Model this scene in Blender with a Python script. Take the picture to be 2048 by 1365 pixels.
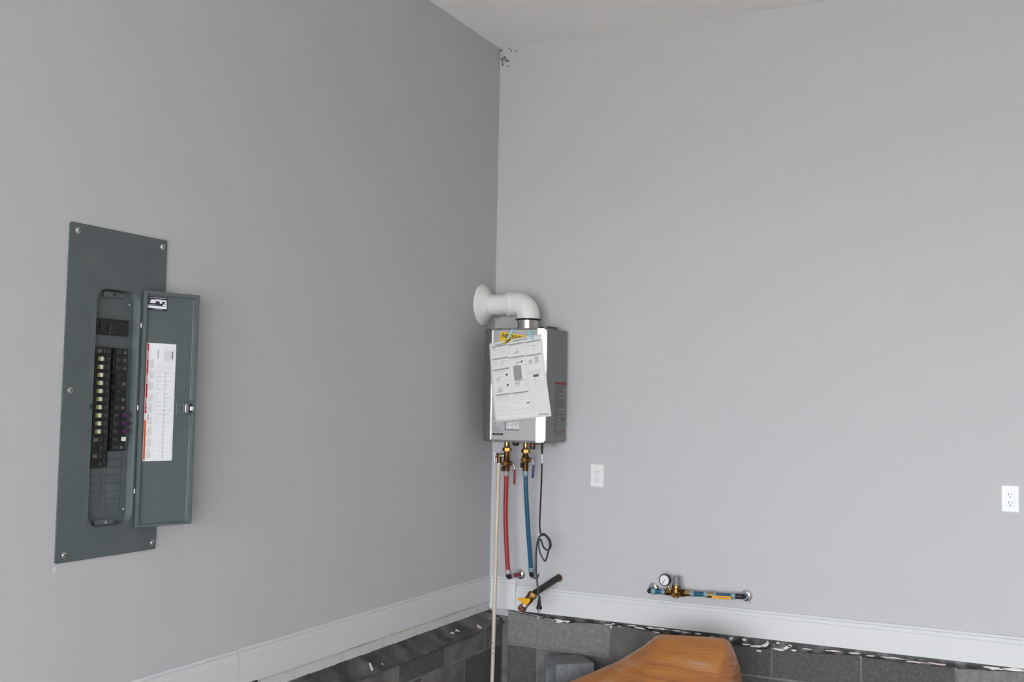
import bpy, bmesh, math, random
from mathutils import Vector, Matrix
from mathutils.geometry import tessellate_polygon

random.seed(7)
scene = bpy.context.scene
for o in list(bpy.data.objects):
    bpy.data.objects.remove(o)
COL = scene.collection

# ------------------------------------------------------------------ camera
CAM = Vector((2.5717, -5.0206, 1.6))
YAW, PITCH, ROLL, FPX = 0.4568, 0.0603, 0.0196, 2114.4
fw = Vector((-math.sin(YAW)*math.cos(PITCH), math.cos(YAW)*math.cos(PITCH), math.sin(PITCH)))
r0 = Vector((math.cos(YAW), math.sin(YAW), 0)); u0 = r0.cross(fw)
rt = r0*math.cos(ROLL) + u0*math.sin(ROLL); up = -r0*math.sin(ROLL) + u0*math.cos(ROLL)
cd = bpy.data.cameras.new('camera'); cam = bpy.data.objects.new('camera', cd); COL.objects.link(cam)
cd.sensor_width = 36.0; cd.lens = FPX*36.0/2048.0; cd.clip_start = 0.05
m3 = Matrix((rt, up, -fw)).transposed()
cam.matrix_world = Matrix.Translation(CAM) @ m3.to_4x4()
scene.camera = cam

# ------------------------------------------------------------------ light and exposure
scene.view_settings.view_transform = 'Standard'
scene.view_settings.look = 'None'
scene.view_settings.gamma = 1.0
scene.view_settings.use_curve_mapping = False
scene.view_settings.exposure = 0.0

FLOOR_Z = -0.04
CEIL_Z = 3.529
ROOM_X, ROOM_Y = 9.5, -8.6            # room runs x 0..ROOM_X, y ROOM_Y..0
DOOR = (0.25, 5.3, 2.5)               # open garage door in the rear wall: x0, x1, head height

world = bpy.data.worlds.new('sky'); scene.world = world; world.use_nodes = True
bg = world.node_tree.nodes['Background']
bg.inputs['Color'].default_value = (0.90, 0.945, 1.0, 1); bg.inputs['Strength'].default_value = 15.9   # overcast sky

# light portal in the open garage door behind the camera: daylight from the sky and the drive enters here
pl_ = bpy.data.lights.new('garage_door_portal', 'AREA'); pl_.shape = 'RECTANGLE'
pl_.size = DOOR[1]-DOOR[0]; pl_.size_y = DOOR[2]-FLOOR_Z; pl_.cycles.is_portal = True
po = bpy.data.objects.new('garage_door_portal', pl_); COL.objects.link(po)
po.location = ((DOOR[0]+DOOR[1])/2, ROOM_Y-.16, (DOOR[2]+FLOOR_Z)/2); po.rotation_euler = (math.radians(90), 0, 0)

# ------------------------------------------------------------------ materials
MATS = {}
def mat(name, col, rough=0.6, metal=0.0, bump=None, var=None, coat=0.0, trans=0.0, spec=0.5, ior=None, alpha=None, emit=None):
    """bump=(scale, strength, detail); var=(scale, second colour, low, high, detail)"""
    m = bpy.data.materials.new(name); m.use_nodes = True
    nt = m.node_tree; b = nt.nodes['Principled BSDF']
    b.inputs['Base Color'].default_value = (*col, 1)
    b.inputs['Roughness'].default_value = rough; b.inputs['Metallic'].default_value = metal
    b.inputs['Specular IOR Level'].default_value = spec
    b.inputs['Coat Weight'].default_value = coat
    if trans: b.inputs['Transmission Weight'].default_value = trans
    if ior: b.inputs['IOR'].default_value = ior
    tc = nt.nodes.new('ShaderNodeTexCoord')
    if var:
        n = nt.nodes.new('ShaderNodeTexNoise'); n.inputs['Scale'].default_value = var[0]
        n.inputs['Detail'].default_value = var[4] if len(var) > 4 else 4
        nt.links.new(tc.outputs['Object'], n.inputs['Vector'])
        r = nt.nodes.new('ShaderNodeValToRGB')
        r.color_ramp.elements[0].position = var[2]; r.color_ramp.elements[1].position = var[3]
        r.color_ramp.elements[0].color = (*col, 1); r.color_ramp.elements[1].color = (*var[1], 1)
        nt.links.new(n.outputs['Fac'], r.inputs['Fac']); nt.links.new(r.outputs['Color'], b.inputs['Base Color'])
    if bump:
        n = nt.nodes.new('ShaderNodeTexNoise'); n.inputs['Scale'].default_value = bump[0]
        n.inputs['Detail'].default_value = bump[2] if len(bump) > 2 else 3
        nt.links.new(tc.outputs['Object'], n.inputs['Vector'])
        k = nt.nodes.new('ShaderNodeBump'); k.inputs['Strength'].default_value = bump[1]
        k.inputs['Distance'].default_value = bump[3] if len(bump) > 3 else 0.002
        nt.links.new(n.outputs['Fac'], k.inputs['Height']); nt.links.new(k.outputs['Normal'], b.inputs['Normal'])
    MATS[name] = m
    return m

mat('wall_paint', (0.497, 0.495, 0.508), 0.55, bump=(260, 0.10, 2, .001), spec=0.3)
mat('ceiling_paint', (0.87, 0.855, 0.835), 0.8, bump=(200, 0.12, 2, .001), spec=0.2)
mat('drive', (0.64, 0.595, 0.54), 0.9, var=(2, (0.60, 0.56, 0.51), .4, .7))
mat('trim_white', (0.625, 0.628, 0.637), 0.5, spec=0.4)
mat('trim_rough', (0.60, 0.605, 0.62), 0.55, bump=(60, 0.5, 5, .002), var=(22, (0.54, 0.54, 0.55), .45, .7))
mat('raw_wood_edge', (0.55, 0.47, 0.38), 0.7, var=(30, (0.66, 0.62, 0.56), .4, .65))
mat('concrete_floor', (0.52, 0.50, 0.48), 0.7, bump=(40, 0.2), var=(3, (0.46, 0.44, 0.42), .4, .7))
mat('block_dark', (0.085, 0.083, 0.082), 0.9, bump=(180, 0.7, 4, .003), var=(60, (0.125, 0.122, 0.12), .42, .72, 6), spec=0.2)
mat('block_mid', (0.12, 0.117, 0.113), 0.9, bump=(180, 0.7, 4, .003), var=(9, (0.185, 0.18, 0.172), .38, .68, 6), spec=0.2)
mat('block_light', (0.175, 0.172, 0.167), 0.9, bump=(170, 0.8, 4, .003), var=(45, (0.255, 0.25, 0.24), .40, .75, 6), spec=0.2)
mat('block_loose', (0.17, 0.178, 0.185), 0.9, bump=(170, 0.8, 4, .003), var=(70, (0.25, 0.255, 0.26), .40, .75, 6), spec=0.2)
mat('mortar', (0.20, 0.197, 0.19), 0.92, bump=(120, 0.6, 4, .003), var=(12, (0.13, 0.128, 0.125), .4, .7), spec=0.2)
mat('tar_paper', (0.022, 0.022, 0.023), 0.55, bump=(30, 0.6, 5, .004), var=(17, (0.17, 0.165, 0.16), .46, .70, 7))
mat('tar_paper_left', (0.026, 0.025, 0.024), 0.5, bump=(14, 0.9, 6, .008), var=(7, (0.15, 0.142, 0.132), .42, .70, 8))
mat('plaster_flake', (0.72, 0.68, 0.65), 0.8, bump=(80, 0.4))
mat('plaster_grey', (0.40, 0.385, 0.37), 0.85)
mat('plaster_pink', (0.62, 0.52, 0.49), 0.8)
mat('panel_enamel', (0.086, 0.107, 0.108), 0.38, bump=(500, 0.04, 2, .0006), var=(14, (0.098, 0.119, 0.119), .45, .75), spec=0.5)
mat('black_plastic', (0.010, 0.010, 0.011), 0.45)
mat('black_matte', (0.012, 0.012, 0.012), 0.7)
mat('breaker_black', (0.009, 0.009, 0.010), 0.42)
mat('toggle_grey', (0.035, 0.035, 0.037), 0.45)
mat('button_cream', (0.72, 0.70, 0.60), 0.5)
mat('button_olive', (0.20, 0.19, 0.05), 0.5)
mat('button_purple', (0.060, 0.014, 0.062), 0.5)
mat('print_tan', (0.30, 0.26, 0.16), 0.6)
mat('print_pale', (0.40, 0.40, 0.40), 0.6)
mat('screw_zinc', (0.62, 0.62, 0.60), 0.28, 1.0)
mat('nickel', (0.72, 0.72, 0.72), 0.2, 1.0)
mat('chrome', (0.80, 0.80, 0.80), 0.05, 1.0)
mat('hinge_bright', (0.85, 0.85, 0.85), 0.3, 0.6)
mat('label_white', (0.76, 0.77, 0.79), 0.45)
mat('label_navy', (0.010, 0.012, 0.045), 0.35)
mat('print_red', (0.52, 0.012, 0.022), 0.5)
mat('print_maroon', (0.22, 0.018, 0.026), 0.5)
mat('print_orange', (0.62, 0.09, 0.015), 0.5)
mat('print_black', (0.025, 0.025, 0.025), 0.6)
mat('print_dark', (0.10, 0.10, 0.105), 0.6)
mat('print_grey', (0.30, 0.30, 0.31), 0.6)
mat('print_light', (0.52, 0.52, 0.535), 0.6)
mat('print_white', (0.80, 0.80, 0.80), 0.5)
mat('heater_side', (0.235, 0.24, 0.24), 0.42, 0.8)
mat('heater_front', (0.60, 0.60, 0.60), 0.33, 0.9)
mat('heater_lit_wing', (0.80, 0.81, 0.82), 0.22, 0.9)  # cover metal made paler, bright reflection of the right wing put into its colour
mat('stainless', (0.60, 0.58, 0.55), 0.24, 1.0)
mat('vent_white', (0.74, 0.74, 0.72), 0.38)
mat('rubber', (0.012, 0.012, 0.012), 0.6)
mat('bracket_steel', (0.12, 0.125, 0.13), 0.35, 0.8)
mat('galvanised', (0.50, 0.51, 0.53), 0.35, 0.9)
mat('brass', (0.33, 0.185, 0.06), 0.34, 1.0, var=(60, (0.21, 0.11, 0.035), .4, .75))
mat('brass_bright', (0.52, 0.36, 0.15), 0.28, 1.0)
mat('bronze', (0.15, 0.078, 0.030), 0.42, 1.0, var=(70, (0.12, 0.06, 0.025), .4, .7))
mat('pex_red', (0.30, 0.013, 0.017), 0.45)
mat('pex_blue', (0.010, 0.085, 0.165), 0.42)
mat('pex_blue_ring', (0.27, 0.38, 0.45), 0.3, trans=0.25)
mat('pex_red_ring', (0.46, 0.37, 0.40), 0.3, trans=0.25)
mat('handle_red', (0.24, 0.007, 0.013), 0.45)
mat('handle_blue', (0.016, 0.030, 0.145), 0.45)
mat('handle_yellow', (0.74, 0.34, 0.008), 0.4)
mat('cpvc_cream', (0.55, 0.49, 0.41), 0.4, var=(7, (0.50, 0.445, 0.37), .45, .7))
mat('iron_pipe', (0.032, 0.029, 0.027), 0.5, 0.3, bump=(90, 0.2))
mat('rust', (0.11, 0.04, 0.022), 0.8, var=(60, (0.20, 0.085, 0.05), .4, .7), bump=(120, 0.5))
mat('cord_black', (0.013, 0.013, 0.013), 0.45)
mat('paper_white', (0.74, 0.735, 0.735), 0.7, spec=0.2)
mat('sticker_yellow', (0.80, 0.53, 0.02), 0.45)
mat('sticker_ochre', (0.66, 0.40, 0.02), 0.45)
mat('tape_teal', (0.30, 0.60, 0.64), 0.4)
mat('outlet_white', (0.76, 0.77, 0.77), 0.32)
mat('outlet_slot', (0.03, 0.03, 0.03), 0.6)
mat('gauge_face', (0.78, 0.78, 0.80), 0.25, coat=0.6)
mat('cap_grey', (0.17, 0.18, 0.185), 0.28, coat=0.4)
mat('web_dirt', (0.12, 0.10, 0.09), 0.9)
mat('paint_chip', (0.78, 0.78, 0.78), 0.7)

def orange_material():
    m = bpy.data.materials.new('orange_wrap'); m.use_nodes = True; nt = m.node_tree; b = nt.nodes['Principled BSDF']
    tc = nt.nodes.new('ShaderNodeTexCoord'); mp = nt.nodes.new('ShaderNodeMapping')
    mp.inputs['Rotation'].default_value = (0.3, -0.35, 0.25); mp.inputs['Scale'].default_value = (1.6, 9.0, 16.0)
    nt.links.new(tc.outputs['Object'], mp.inputs['Vector'])
    n = nt.nodes.new('ShaderNodeTexNoise'); n.inputs['Scale'].default_value = 1.5; n.inputs['Detail'].default_value = 4
    n.inputs['Distortion'].default_value = 0.6
    nt.links.new(mp.outputs['Vector'], n.inputs['Vector'])
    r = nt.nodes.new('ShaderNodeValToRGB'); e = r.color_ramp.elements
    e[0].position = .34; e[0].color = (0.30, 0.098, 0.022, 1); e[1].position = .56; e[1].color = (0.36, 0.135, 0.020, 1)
    x = e.new(.61); x.color = (0.37, 0.16, 0.05, 1); x = e.new(.71); x.color = (0.42, 0.27, 0.18, 1)  # pale streaks: film haze plus streak highlights painted into the colour
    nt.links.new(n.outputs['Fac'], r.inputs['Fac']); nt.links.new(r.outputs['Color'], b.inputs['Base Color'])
    b.inputs['Roughness'].default_value = .5; b.inputs['Coat Weight'].default_value = .7; b.inputs['Coat Roughness'].default_value = .18
    k = nt.nodes.new('ShaderNodeBump'); k.inputs['Strength'].default_value = .9; k.inputs['Distance'].default_value = .02
    nt.links.new(n.outputs['Fac'], k.inputs['Height']); nt.links.new(k.outputs['Normal'], b.inputs['Normal'])
    nt.links.new(k.outputs['Normal'], b.inputs['Coat Normal'])
    MATS['orange_wrap'] = m
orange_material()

# ------------------------------------------------------------------ helpers
ORG = {}
V = Vector
class MB:
    def __init__(s): s.v = []; s.f = []
    def add(s, vs, fs):
        k = len(s.v); s.v += [V(q) for q in vs]; s.f += [tuple(i+k for i in q) for q in fs]; return s
    def box(s, x0, x1, y0, y1, z0, z1):
        return s.add([(x0,y0,z0),(x1,y0,z0),(x1,y1,z0),(x0,y1,z0),(x0,y0,z1),(x1,y0,z1),(x1,y1,z1),(x0,y1,z1)],
                     [(0,3,2,1),(4,5,6,7),(0,1,5,4),(1,2,6,5),(2,3,7,6),(3,0,4,7)])
    def obox(s, c, a, b, n, ha, hb, hn):
        c, a, b, n = V(c), V(a).normalized()*ha, V(b).normalized()*hb, V(n).normalized()*hn
        vs = [c+a*i+b*j+n*k for k in (-1,1) for i, j in ((-1,-1),(1,-1),(1,1),(-1,1))]
        return s.add(vs, [(0,3,2,1),(4,5,6,7),(0,1,5,4),(1,2,6,5),(2,3,7,6),(3,0,4,7)])
    def tube(s, pts, r, n=12, cap=True):
        pts = [V(q) for q in pts]; rs = r if isinstance(r, (list, tuple)) else [r]*len(pts)
        t0 = (pts[1]-pts[0]).normalized()
        a = t0.orthogonal().normalized(); k = len(s.v); prev = t0
        for i, q in enumerate(pts):
            if i == 0: t = t0
            elif i == len(pts)-1: t = (pts[i]-pts[i-1]).normalized()
            else: t = ((pts[i+1]-pts[i]).normalized()+(pts[i]-pts[i-1]).normalized()).normalized()
            a = prev.rotation_difference(t) @ a; a = (a - t*a.dot(t)).normalized(); prev = t
            b = t.cross(a)
            for j in range(n):
                w = 2*math.pi*j/n; s.v.append(q + (a*math.cos(w)+b*math.sin(w))*rs[i])
        for i in range(len(pts)-1):
            for j in range(n):
                s.f.append((k+i*n+j, k+i*n+(j+1)%n, k+(i+1)*n+(j+1)%n, k+(i+1)*n+j))
        if cap:
            s.f.append(tuple(k+j for j in reversed(range(n)))); e = k+(len(pts)-1)*n
            s.f.append(tuple(e+j for j in range(n)))
        return s
    def lathe(s, o, ax, prof, n=24, start=0.0):
        o = V(o); ax = V(ax).normalized(); a = ax.orthogonal().normalized(); b = ax.cross(a); k = len(s.v)
        for r, t in prof:
            for j in range(n):
                w = start+2*math.pi*j/n; s.v.append(o+ax*t+(a*math.cos(w)+b*math.sin(w))*max(r, 1e-5))
        for i in range(len(prof)-1):
            for j in range(n):
                s.f.append((k+i*n+j, k+i*n+(j+1)%n, k+(i+1)*n+(j+1)%n, k+(i+1)*n+j))
        s.f.append(tuple(k+j for j in reversed(range(n)))); e = k+(len(prof)-1)*n
        s.f.append(tuple(e+j for j in range(n)))
        return s
    def prism(s, poly, vec):
        n = len(poly); vec = V(vec); vs = [V(q) for q in poly]+[V(q)+vec for q in poly]
        return s.add(vs, [tuple(reversed(range(n))), tuple(range(n, 2*n))]+[(i, (i+1)%n, n+(i+1)%n, n+i) for i in range(n)])
    def grid(s, fn, nu, nv):
        k = len(s.v)
        for j in range(nv+1):
            for i in range(nu+1): s.v.append(V(fn(i/nu, j/nv)))
        w = nu+1
        for j in range(nv):
            for i in range(nu): s.f.append((k+j*w+i, k+j*w+i+1, k+(j+1)*w+i+1, k+(j+1)*w+i))
        return s
    def ringplate(s, outer, inner, d):
        """flat plate with a hole: outer/inner loops of 3D points, extruded by d"""
        d = V(d); o = [V(q) for q in outer]; i = [V(q) for q in inner]; allp = o+i
        tris = tessellate_polygon([o, i]); n = len(allp)
        s.add(allp+[q+d for q in allp], [tuple(t) for t in tris]+[tuple(x+n for x in reversed(t)) for t in tris]
              + [(a, (a+1)%len(o), n+(a+1)%len(o), n+a) for a in range(len(o))]
              + [(len(o)+(a+1)%len(i), len(o)+a, n+len(o)+a, n+len(o)+(a+1)%len(i)) for a in range(len(i))])
        return s
    def mesh(s, name, org=(0,0,0), mt=None, smooth=True, ang=35, fix=True):
        me = bpy.data.meshes.new(name); org = V(org)
        me.from_pydata([tuple(q-org) for q in s.v], [], s.f); me.update()
        if fix:
            bm = bmesh.new(); bm.from_mesh(me); bmesh.ops.recalc_face_normals(bm, faces=bm.faces); bm.to_mesh(me); bm.free()
        if smooth:
            for q in me.polygons: q.use_smooth = True
            me.set_sharp_from_angle(angle=math.radians(ang))
        if mt: me.materials.append(MATS[mt])
        return me
    def build(s, name, mt, parent=None, label=None, bevel=0, org=None, smooth=True, ang=35, fix=True, seg=2):
        o_ = V(ORG[parent.name]) if parent else V(org or (0,0,0))
        me = s.mesh(name, o_, mt, smooth, ang, fix)
        o = bpy.data.objects.new(name, me); COL.objects.link(o); ORG[o.name] = o_
        if parent: o.parent = parent
        else: o.location = o_
        if label: o['label'] = label
        if bevel:
            b = o.modifiers.new('bevel', 'BEVEL'); b.width = bevel; b.segments = seg; b.limit_method = 'ANGLE'; b.angle_limit = math.radians(40)
        return o

def thing(name, label, cat, loc, group=None):
    o = bpy.data.objects.new(name, None); COL.objects.link(o); o.location = loc; o.empty_display_size = .05
    o['label'] = label; o['category'] = cat
    if group: o['group'] = group
    ORG[o.name] = V(loc)
    return o
def tag(o, label, cat, group=None):
    o['label'] = label; o['category'] = cat
    if group: o['group'] = group
    return o
def struct(o, label=None):
    o['kind'] = 'structure'
    if label: o['label'] = label
    return o
def place(name, me, parent, world_loc, label=None):
    """a part sharing mesh data, placed at a world position"""
    o = bpy.data.objects.new(name, me); COL.objects.link(o); o.parent = parent
    o.location = V(world_loc)-V(ORG[parent.name]); ORG[o.name] = V(world_loc)
    if label: o['label'] = label
    return o
def rrect(a0, a1, b0, b1, r, n=6):
    out = []
    for cx, cy, w0 in ((a1-r, b1-r, 0), (a0+r, b1-r, 90), (a0+r, b0+r, 180), (a1-r, b0+r, 270)):
        for i in range(n+1):
            w = math.radians(w0+90*i/n); out.append((cx+r*math.cos(w), cy+r*math.sin(w)))
    return out
_tc = {}
def text_geo(s, bold=0.0):
    """glyph outlines of a string as flat faces, cap height about 0.7, starting at x=0"""
    key = (s, bold)
    if key not in _tc:
        c = bpy.data.curves.new('t', 'FONT'); c.body = s; c.size = 1.0; c.resolution_u = 2; c.offset = bold
        o = bpy.data.objects.new('t', c); COL.objects.link(o); bpy.context.view_layer.update()
        me = bpy.data.meshes.new_from_object(o.evaluated_get(bpy.context.evaluated_depsgraph_get()))
        vs = [(q.co.x, q.co.y) for q in me.vertices]; fs = [tuple(q.vertices) for q in me.polygons]
        bpy.data.objects.remove(o); bpy.data.curves.remove(c); bpy.data.meshes.remove(me)
        w = max(q[0] for q in vs) if vs else 1
        _tc[key] = (vs, fs, w)
    return _tc[key]
def put_text(mb, s, fn, x, y, w, h, rot=0, bold=0.0):
    """text in a box starting at (x,y), width w, cap height h, mapped by fn(a,b)->3D; rot=90 reads upward"""
    vs, fs, tw = text_geo(s, bold)
    out = []
    for px, py in vs:
        a, b = px/tw*w, py/0.72*h
        if rot == 90: a, b = -b, a
        out.append(fn(x+a, y+b))
    mb.add(out, fs)
def rect(mb, fn, a0, a1, b0, b1, n=1):
    for i in range(n):
        p, q = a0+(a1-a0)*i/n, a0+(a1-a0)*(i+1)/n
        mb.add([fn(p, b0), fn(q, b0), fn(q, b1), fn(p, b1)], [(0,1,2,3)])

# ------------------------------------------------------------------ room shell
T = .15
struct(MB().box(-T, ROOM_X+T, ROOM_Y-T, T, FLOOR_Z-.1, FLOOR_Z).build('floor', 'concrete_floor'))
struct(MB().box(-T, ROOM_X+T, ROOM_Y-T, T, CEIL_Z, CEIL_Z+.1).build('ceiling', 'ceiling_paint'))
PY0, PY1, PZ0, PZ1 = -2.692, -2.508, 1.192, 1.944       # recess for the breaker panel
m = MB().box(-T, -.05, ROOM_Y, 0, FLOOR_Z, CEIL_Z)
SILL = .50
m.box(-.05, 0, ROOM_Y, PY0, SILL, CEIL_Z).box(-.05, 0, PY1, 0, SILL, CEIL_Z)
m.box(-.05, 0, PY0, PY1, SILL, PZ0).box(-.05, 0, PY0, PY1, PZ1, CEIL_Z)
struct(m.build('wall_left', 'wall_paint', smooth=False, fix=False), 'grey painted wall on the left')
struct(MB().box(-T, ROOM_X+T, .0, T, .50, CEIL_Z).build('wall_right', 'wall_paint', smooth=False), 'grey painted wall on the right')
struct(MB().box(ROOM_X, ROOM_X+T, ROOM_Y, 0, FLOOR_Z, CEIL_Z).build('wall_side', 'wall_paint', smooth=False))
m = MB().box(0, DOOR[0], ROOM_Y-T, ROOM_Y, FLOOR_Z, CEIL_Z).box(DOOR[1], ROOM_X, ROOM_Y-T, ROOM_Y, FLOOR_Z, CEIL_Z)
m.box(DOOR[0], DOOR[1], ROOM_Y-T, ROOM_Y, DOOR[2], CEIL_Z)
struct(MB().box(-30, 40, -60, ROOM_Y-T, FLOOR_Z-.12, FLOOR_Z-.02).build('floor_outside', 'drive', smooth=False), 'concrete drive outside the open garage door')
m_ = m
struct(m_.build('wall_rear', 'wall_paint', smooth=False, fix=False))

# ------------------------------------------------------------------ block stem walls
BF = .085        # face of the left stem wall
stl = struct(MB().box(-.05, BF-.002, ROOM_Y, -.0, FLOOR_Z, .464).build('wall_left_stem', 'mortar', smooth=False), 'low concrete block wall under the left wall')
strr = struct(MB().box(-T, ROOM_X, .001, T, FLOOR_Z, .50).build('wall_right_stem', 'mortar', smooth=False), 'low concrete block wall under the right wall')
J = .005
def rough_block(x0, x1, y0, y1, z0, z1):
    return MB().box(x0, x1, y0, y1, z0, z1)
# left wall courses
def course_left(joints, z0, z1, mats):
    for i in range(len(joints)-1):
        a, b = joints[i], joints[i+1]
        m = rough_block(BF-.05, BF+random.uniform(-.0008, .0008), b+J, a-J, z0+J, z1-(J if z1 < .46 else 0))
        m.build('concrete_block', mats[i % len(mats)], stl, bevel=.003, seg=1)
course_left([-.004-J, -.204]+[-.204-.407*i for i in range(1, 11)], .362, .466, ['block_mid', 'block_mid', 'block_dark'])
course_left([-.004-J, -.414]+[-.414-.407*i for i in range(1, 10)], .157, .362, ['block_dark', 'block_mid'])
course_left([-.004-J, -.204]+[-.204-.407*i for i in range(1, 11)], FLOOR_Z, .157, ['block_dark'])
# right wall courses
def course_right(joints, z0, z1, mats):
    for i in range(len(joints)-1):
        a, b = joints[i], joints[i+1]
        m = rough_block(a+J, b-J, -.002+random.uniform(-.0008, .0008), .09, z0+J, z1-J)
        m.build('concrete_block', mats[i], strr, bevel=.003, seg=1)
course_right([BF+.022, .285, .685, 1.08, 1.479, 1.878, 2.269, 2.67, 3.07, 3.47, 3.87, 4.27], .357, .545,
             ['block_light', 'block_light', 'block_mid', 'block_dark', 'block_dark', 'block_dark', 'block_light', 'block_mid', 'block_dark', 'block_mid', 'block_dark'])
course_right([BF+.022, .285, .485, .885, 1.285, 1.68, 2.08, 2.48, 2.88, 3.28, 3.68, 4.08], .155, .357,
             ['block_dark', 'block_mid', 'block_mid', 'block_mid', 'block_dark', 'block_dark', 'block_mid', 'block_dark', 'block_mid', 'block_dark', 'block_mid'])
course_right([BF+.022, .285, .685, 1.08, 1.479, 1.878, 2.269, 2.67, 3.07, 3.47, 3.87, 4.27], FLOOR_Z, .155, ['block_mid']*11)

# ------------------------------------------------------------------ baseboards and trim
def moulding(z0, z1, t):
    """profile (offset from wall, z) of a stepped baseboard"""
    return [(0, z0), (t, z0), (t, z1-.031), (t-.0035, z1-.0285), (t-.0035, z1-.0135), (t-.0085, z1-.0120), (t-.0085, z1-.0095), (t-.0055, z1-.0080),
            (t-.0065, z1-.003), (t-.009, z1), (0, z1)]
ZBL, ZTAN, ZSTR = .7035, .5724, .5277
ZRT, ZRB = .6641, .5358
bl = struct(MB().box(0, .004, ROOM_Y, -.016, ZTAN+.004, ZBL-.006).build('baseboard_left', 'trim_white', smooth=False), 'white stepped baseboard along the left wall')
for y0, y1, nm in ((ROOM_Y, -1.988, 0), (-1.984, -.0165, 1)):
    prof = moulding(ZTAN, ZBL, .016)
    MB().prism([(x, y0, z) for x, z in prof], (0, y1-y0, 0)).build('baseboard_board', 'trim_white', bl, smooth=False)
br = struct(MB().box(.165, ROOM_X, -.004, 0, ZRB+.004, ZRT-.006).build('baseboard_right', 'trim_white', smooth=False), 'white stepped baseboard along the right wall')
prof = moulding(ZRB, ZRT, .016)
MB().prism([(.162, -x, z) for x, z in prof], (ROOM_X-.162, 0, 0)).build('baseboard_board', 'trim_white', br, smooth=False)
# taller piece of baseboard in the corner of the right wall, mitred down to the long run
prof = moulding(ZRB, .702, .016)
tr = MB().prism([(.0005, -x, z) for x, z in prof], (.160, 0, 0)).build('trim_1', 'trim_white', smooth=False)
struct(tr, 'short taller piece of white baseboard in the corner')
# narrow painted strip under the left baseboard and its raw paper edge
t2 = struct(MB().box(0, .0105, ROOM_Y, -.0165, .512, ZTAN-.006).build('trim_2', 'trim_rough', smooth=False), 'narrow rough white strip below the left baseboard')
m = MB()
m.grid(lambda u, v: (.012+.003*v, ROOM_Y+(-.0165-ROOM_Y)*u, ZTAN-.0065-.0025*math.sin(u*97)*math.sin(u*31)+.0065*v), 240, 1)
m.build('raw_edge', 'raw_wood_edge', t2, label='ragged tan paper edge under the baseboard')
MB().box(.0104, .0112, -.351, -.347, ZSTR+.002, ZTAN-.012).build('caulk_line', 'paint_chip', t2)
MB().prism([(.0108, -1.93, .5724), (.0108, -1.905, .5765), (.0108, -1.885, .5755), (.0108, -1.88, .567), (.0108, -1.905, .563), (.0108, -1.94, .560)], (.0075, 0, 0)).build('notch', 'black_matte', t2, label='dark chipped notch')

# ------------------------------------------------------------------ torn black building paper
def n1(x, s=1.0): return math.sin(x*12.9+s*3.1)*.5+math.sin(x*31.7+s*1.7)*.3+math.sin(x*71.3+s)*.2
def paper_left(u, v):
    y = -4.2+(4.2-.012)*u
    k = 1-min(1, u)
    low = .462+.004*n1(y*.7, 1)-.003*n1(y*2.3, 2)
    pts = [(.004, .5290), (.030, .5120+.003*n1(y*.6, 4)), (.060, .4930+.004*n1(y*.7, 5)), (.080, .4815+.002*n1(y*.6, 6)), (.0925+.0015*n1(y*.8, 7), .4730), (.0975+.001*n1(y, 8), low)]
    t = v*(len(pts)-1); i = min(int(t), len(pts)-2); f = t-i
    x = pts[i][0]+(pts[i+1][0]-pts[i][0])*f; z = pts[i][1]+(pts[i+1][1]-pts[i][1])*f
    z += .0022*n1(y*1.7+v*2.7, 3)*(1 if 0 < v < 1 else .4)
    return (x, y, z)
pl = MB().grid(paper_left, 450, 15).build('building_paper', 'tar_paper_left', org=(.05, -1.2, .5), fix=False)
tag(pl, 'black building paper draped over the ledge below the left wall', 'building paper')
so = pl.modifiers.new('thick', 'SOLIDIFY'); so.thickness = .0012; so.offset = -1
def flake(poly, name, mt, parent, axis, off, th=.0015):
    if axis == 'x': p3 = [(off, a, b) for a, b in poly]; vec = (th, 0, 0)
    else: p3 = [(a, off, b) for a, b in poly]; vec = (0, -th, 0)
    return MB().prism(p3, vec).build(name, mt, parent, smooth=False)
def blob(cx, cz, w, h, n=9, jag=.35, rot=0.0):
    out = []
    for i in range(n):
        a = 2*math.pi*i/n; r = 1+random.uniform(-jag, jag*.6)
        x, z = math.cos(a)*r*w/2, math.sin(a)*r*h/2
        out.append((cx+x*math.cos(rot)-z*math.sin(rot), cz+x*math.sin(rot)+z*math.cos(rot)))
    return out
def slant(poly, name, mt, lift=.0055):
    """a fleck lying on the sloping paper; poly in (y, z)"""
    p3 = [(.004+1.46*(.529-b_)+lift*.56, a_, b_+lift*.82) for a_, b_ in poly]
    return MB().prism(p3, (.0011, 0, .0016)).build(name, mt, pl, smooth=False)
slant([(-1.212, .4945), (-1.200, .4955), (-1.222, .4745), (-1.238, .4725)], 'pale_patch', 'paper_white')
slant(blob(-.259, .480, .034, .016), 'pale_patch', 'plaster_pink')
for y_, z_, w_, h_ in ((-.105, .494, .03, .007), (-.088, .487, .022, .008), (-.070, .496, .02, .006), (-.052, .489, .016, .010), (-.040, .482, .018, .008), (-.036, .497, .02, .006), (-.060, .505, .04, .004), (-.030, .488, .012, .006), (-.50, .4934, .03, .008), (-.457, .4947, .02, .006), (-.443, .4922, .012, .01), (-1.138, .4806, .006, .006)):
    slant(blob(y_, z_, w_, h_, 11, .6), 'plaster_fleck', 'plaster_grey' if y_ > -.2 else 'plaster_flake', .0045)

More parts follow.
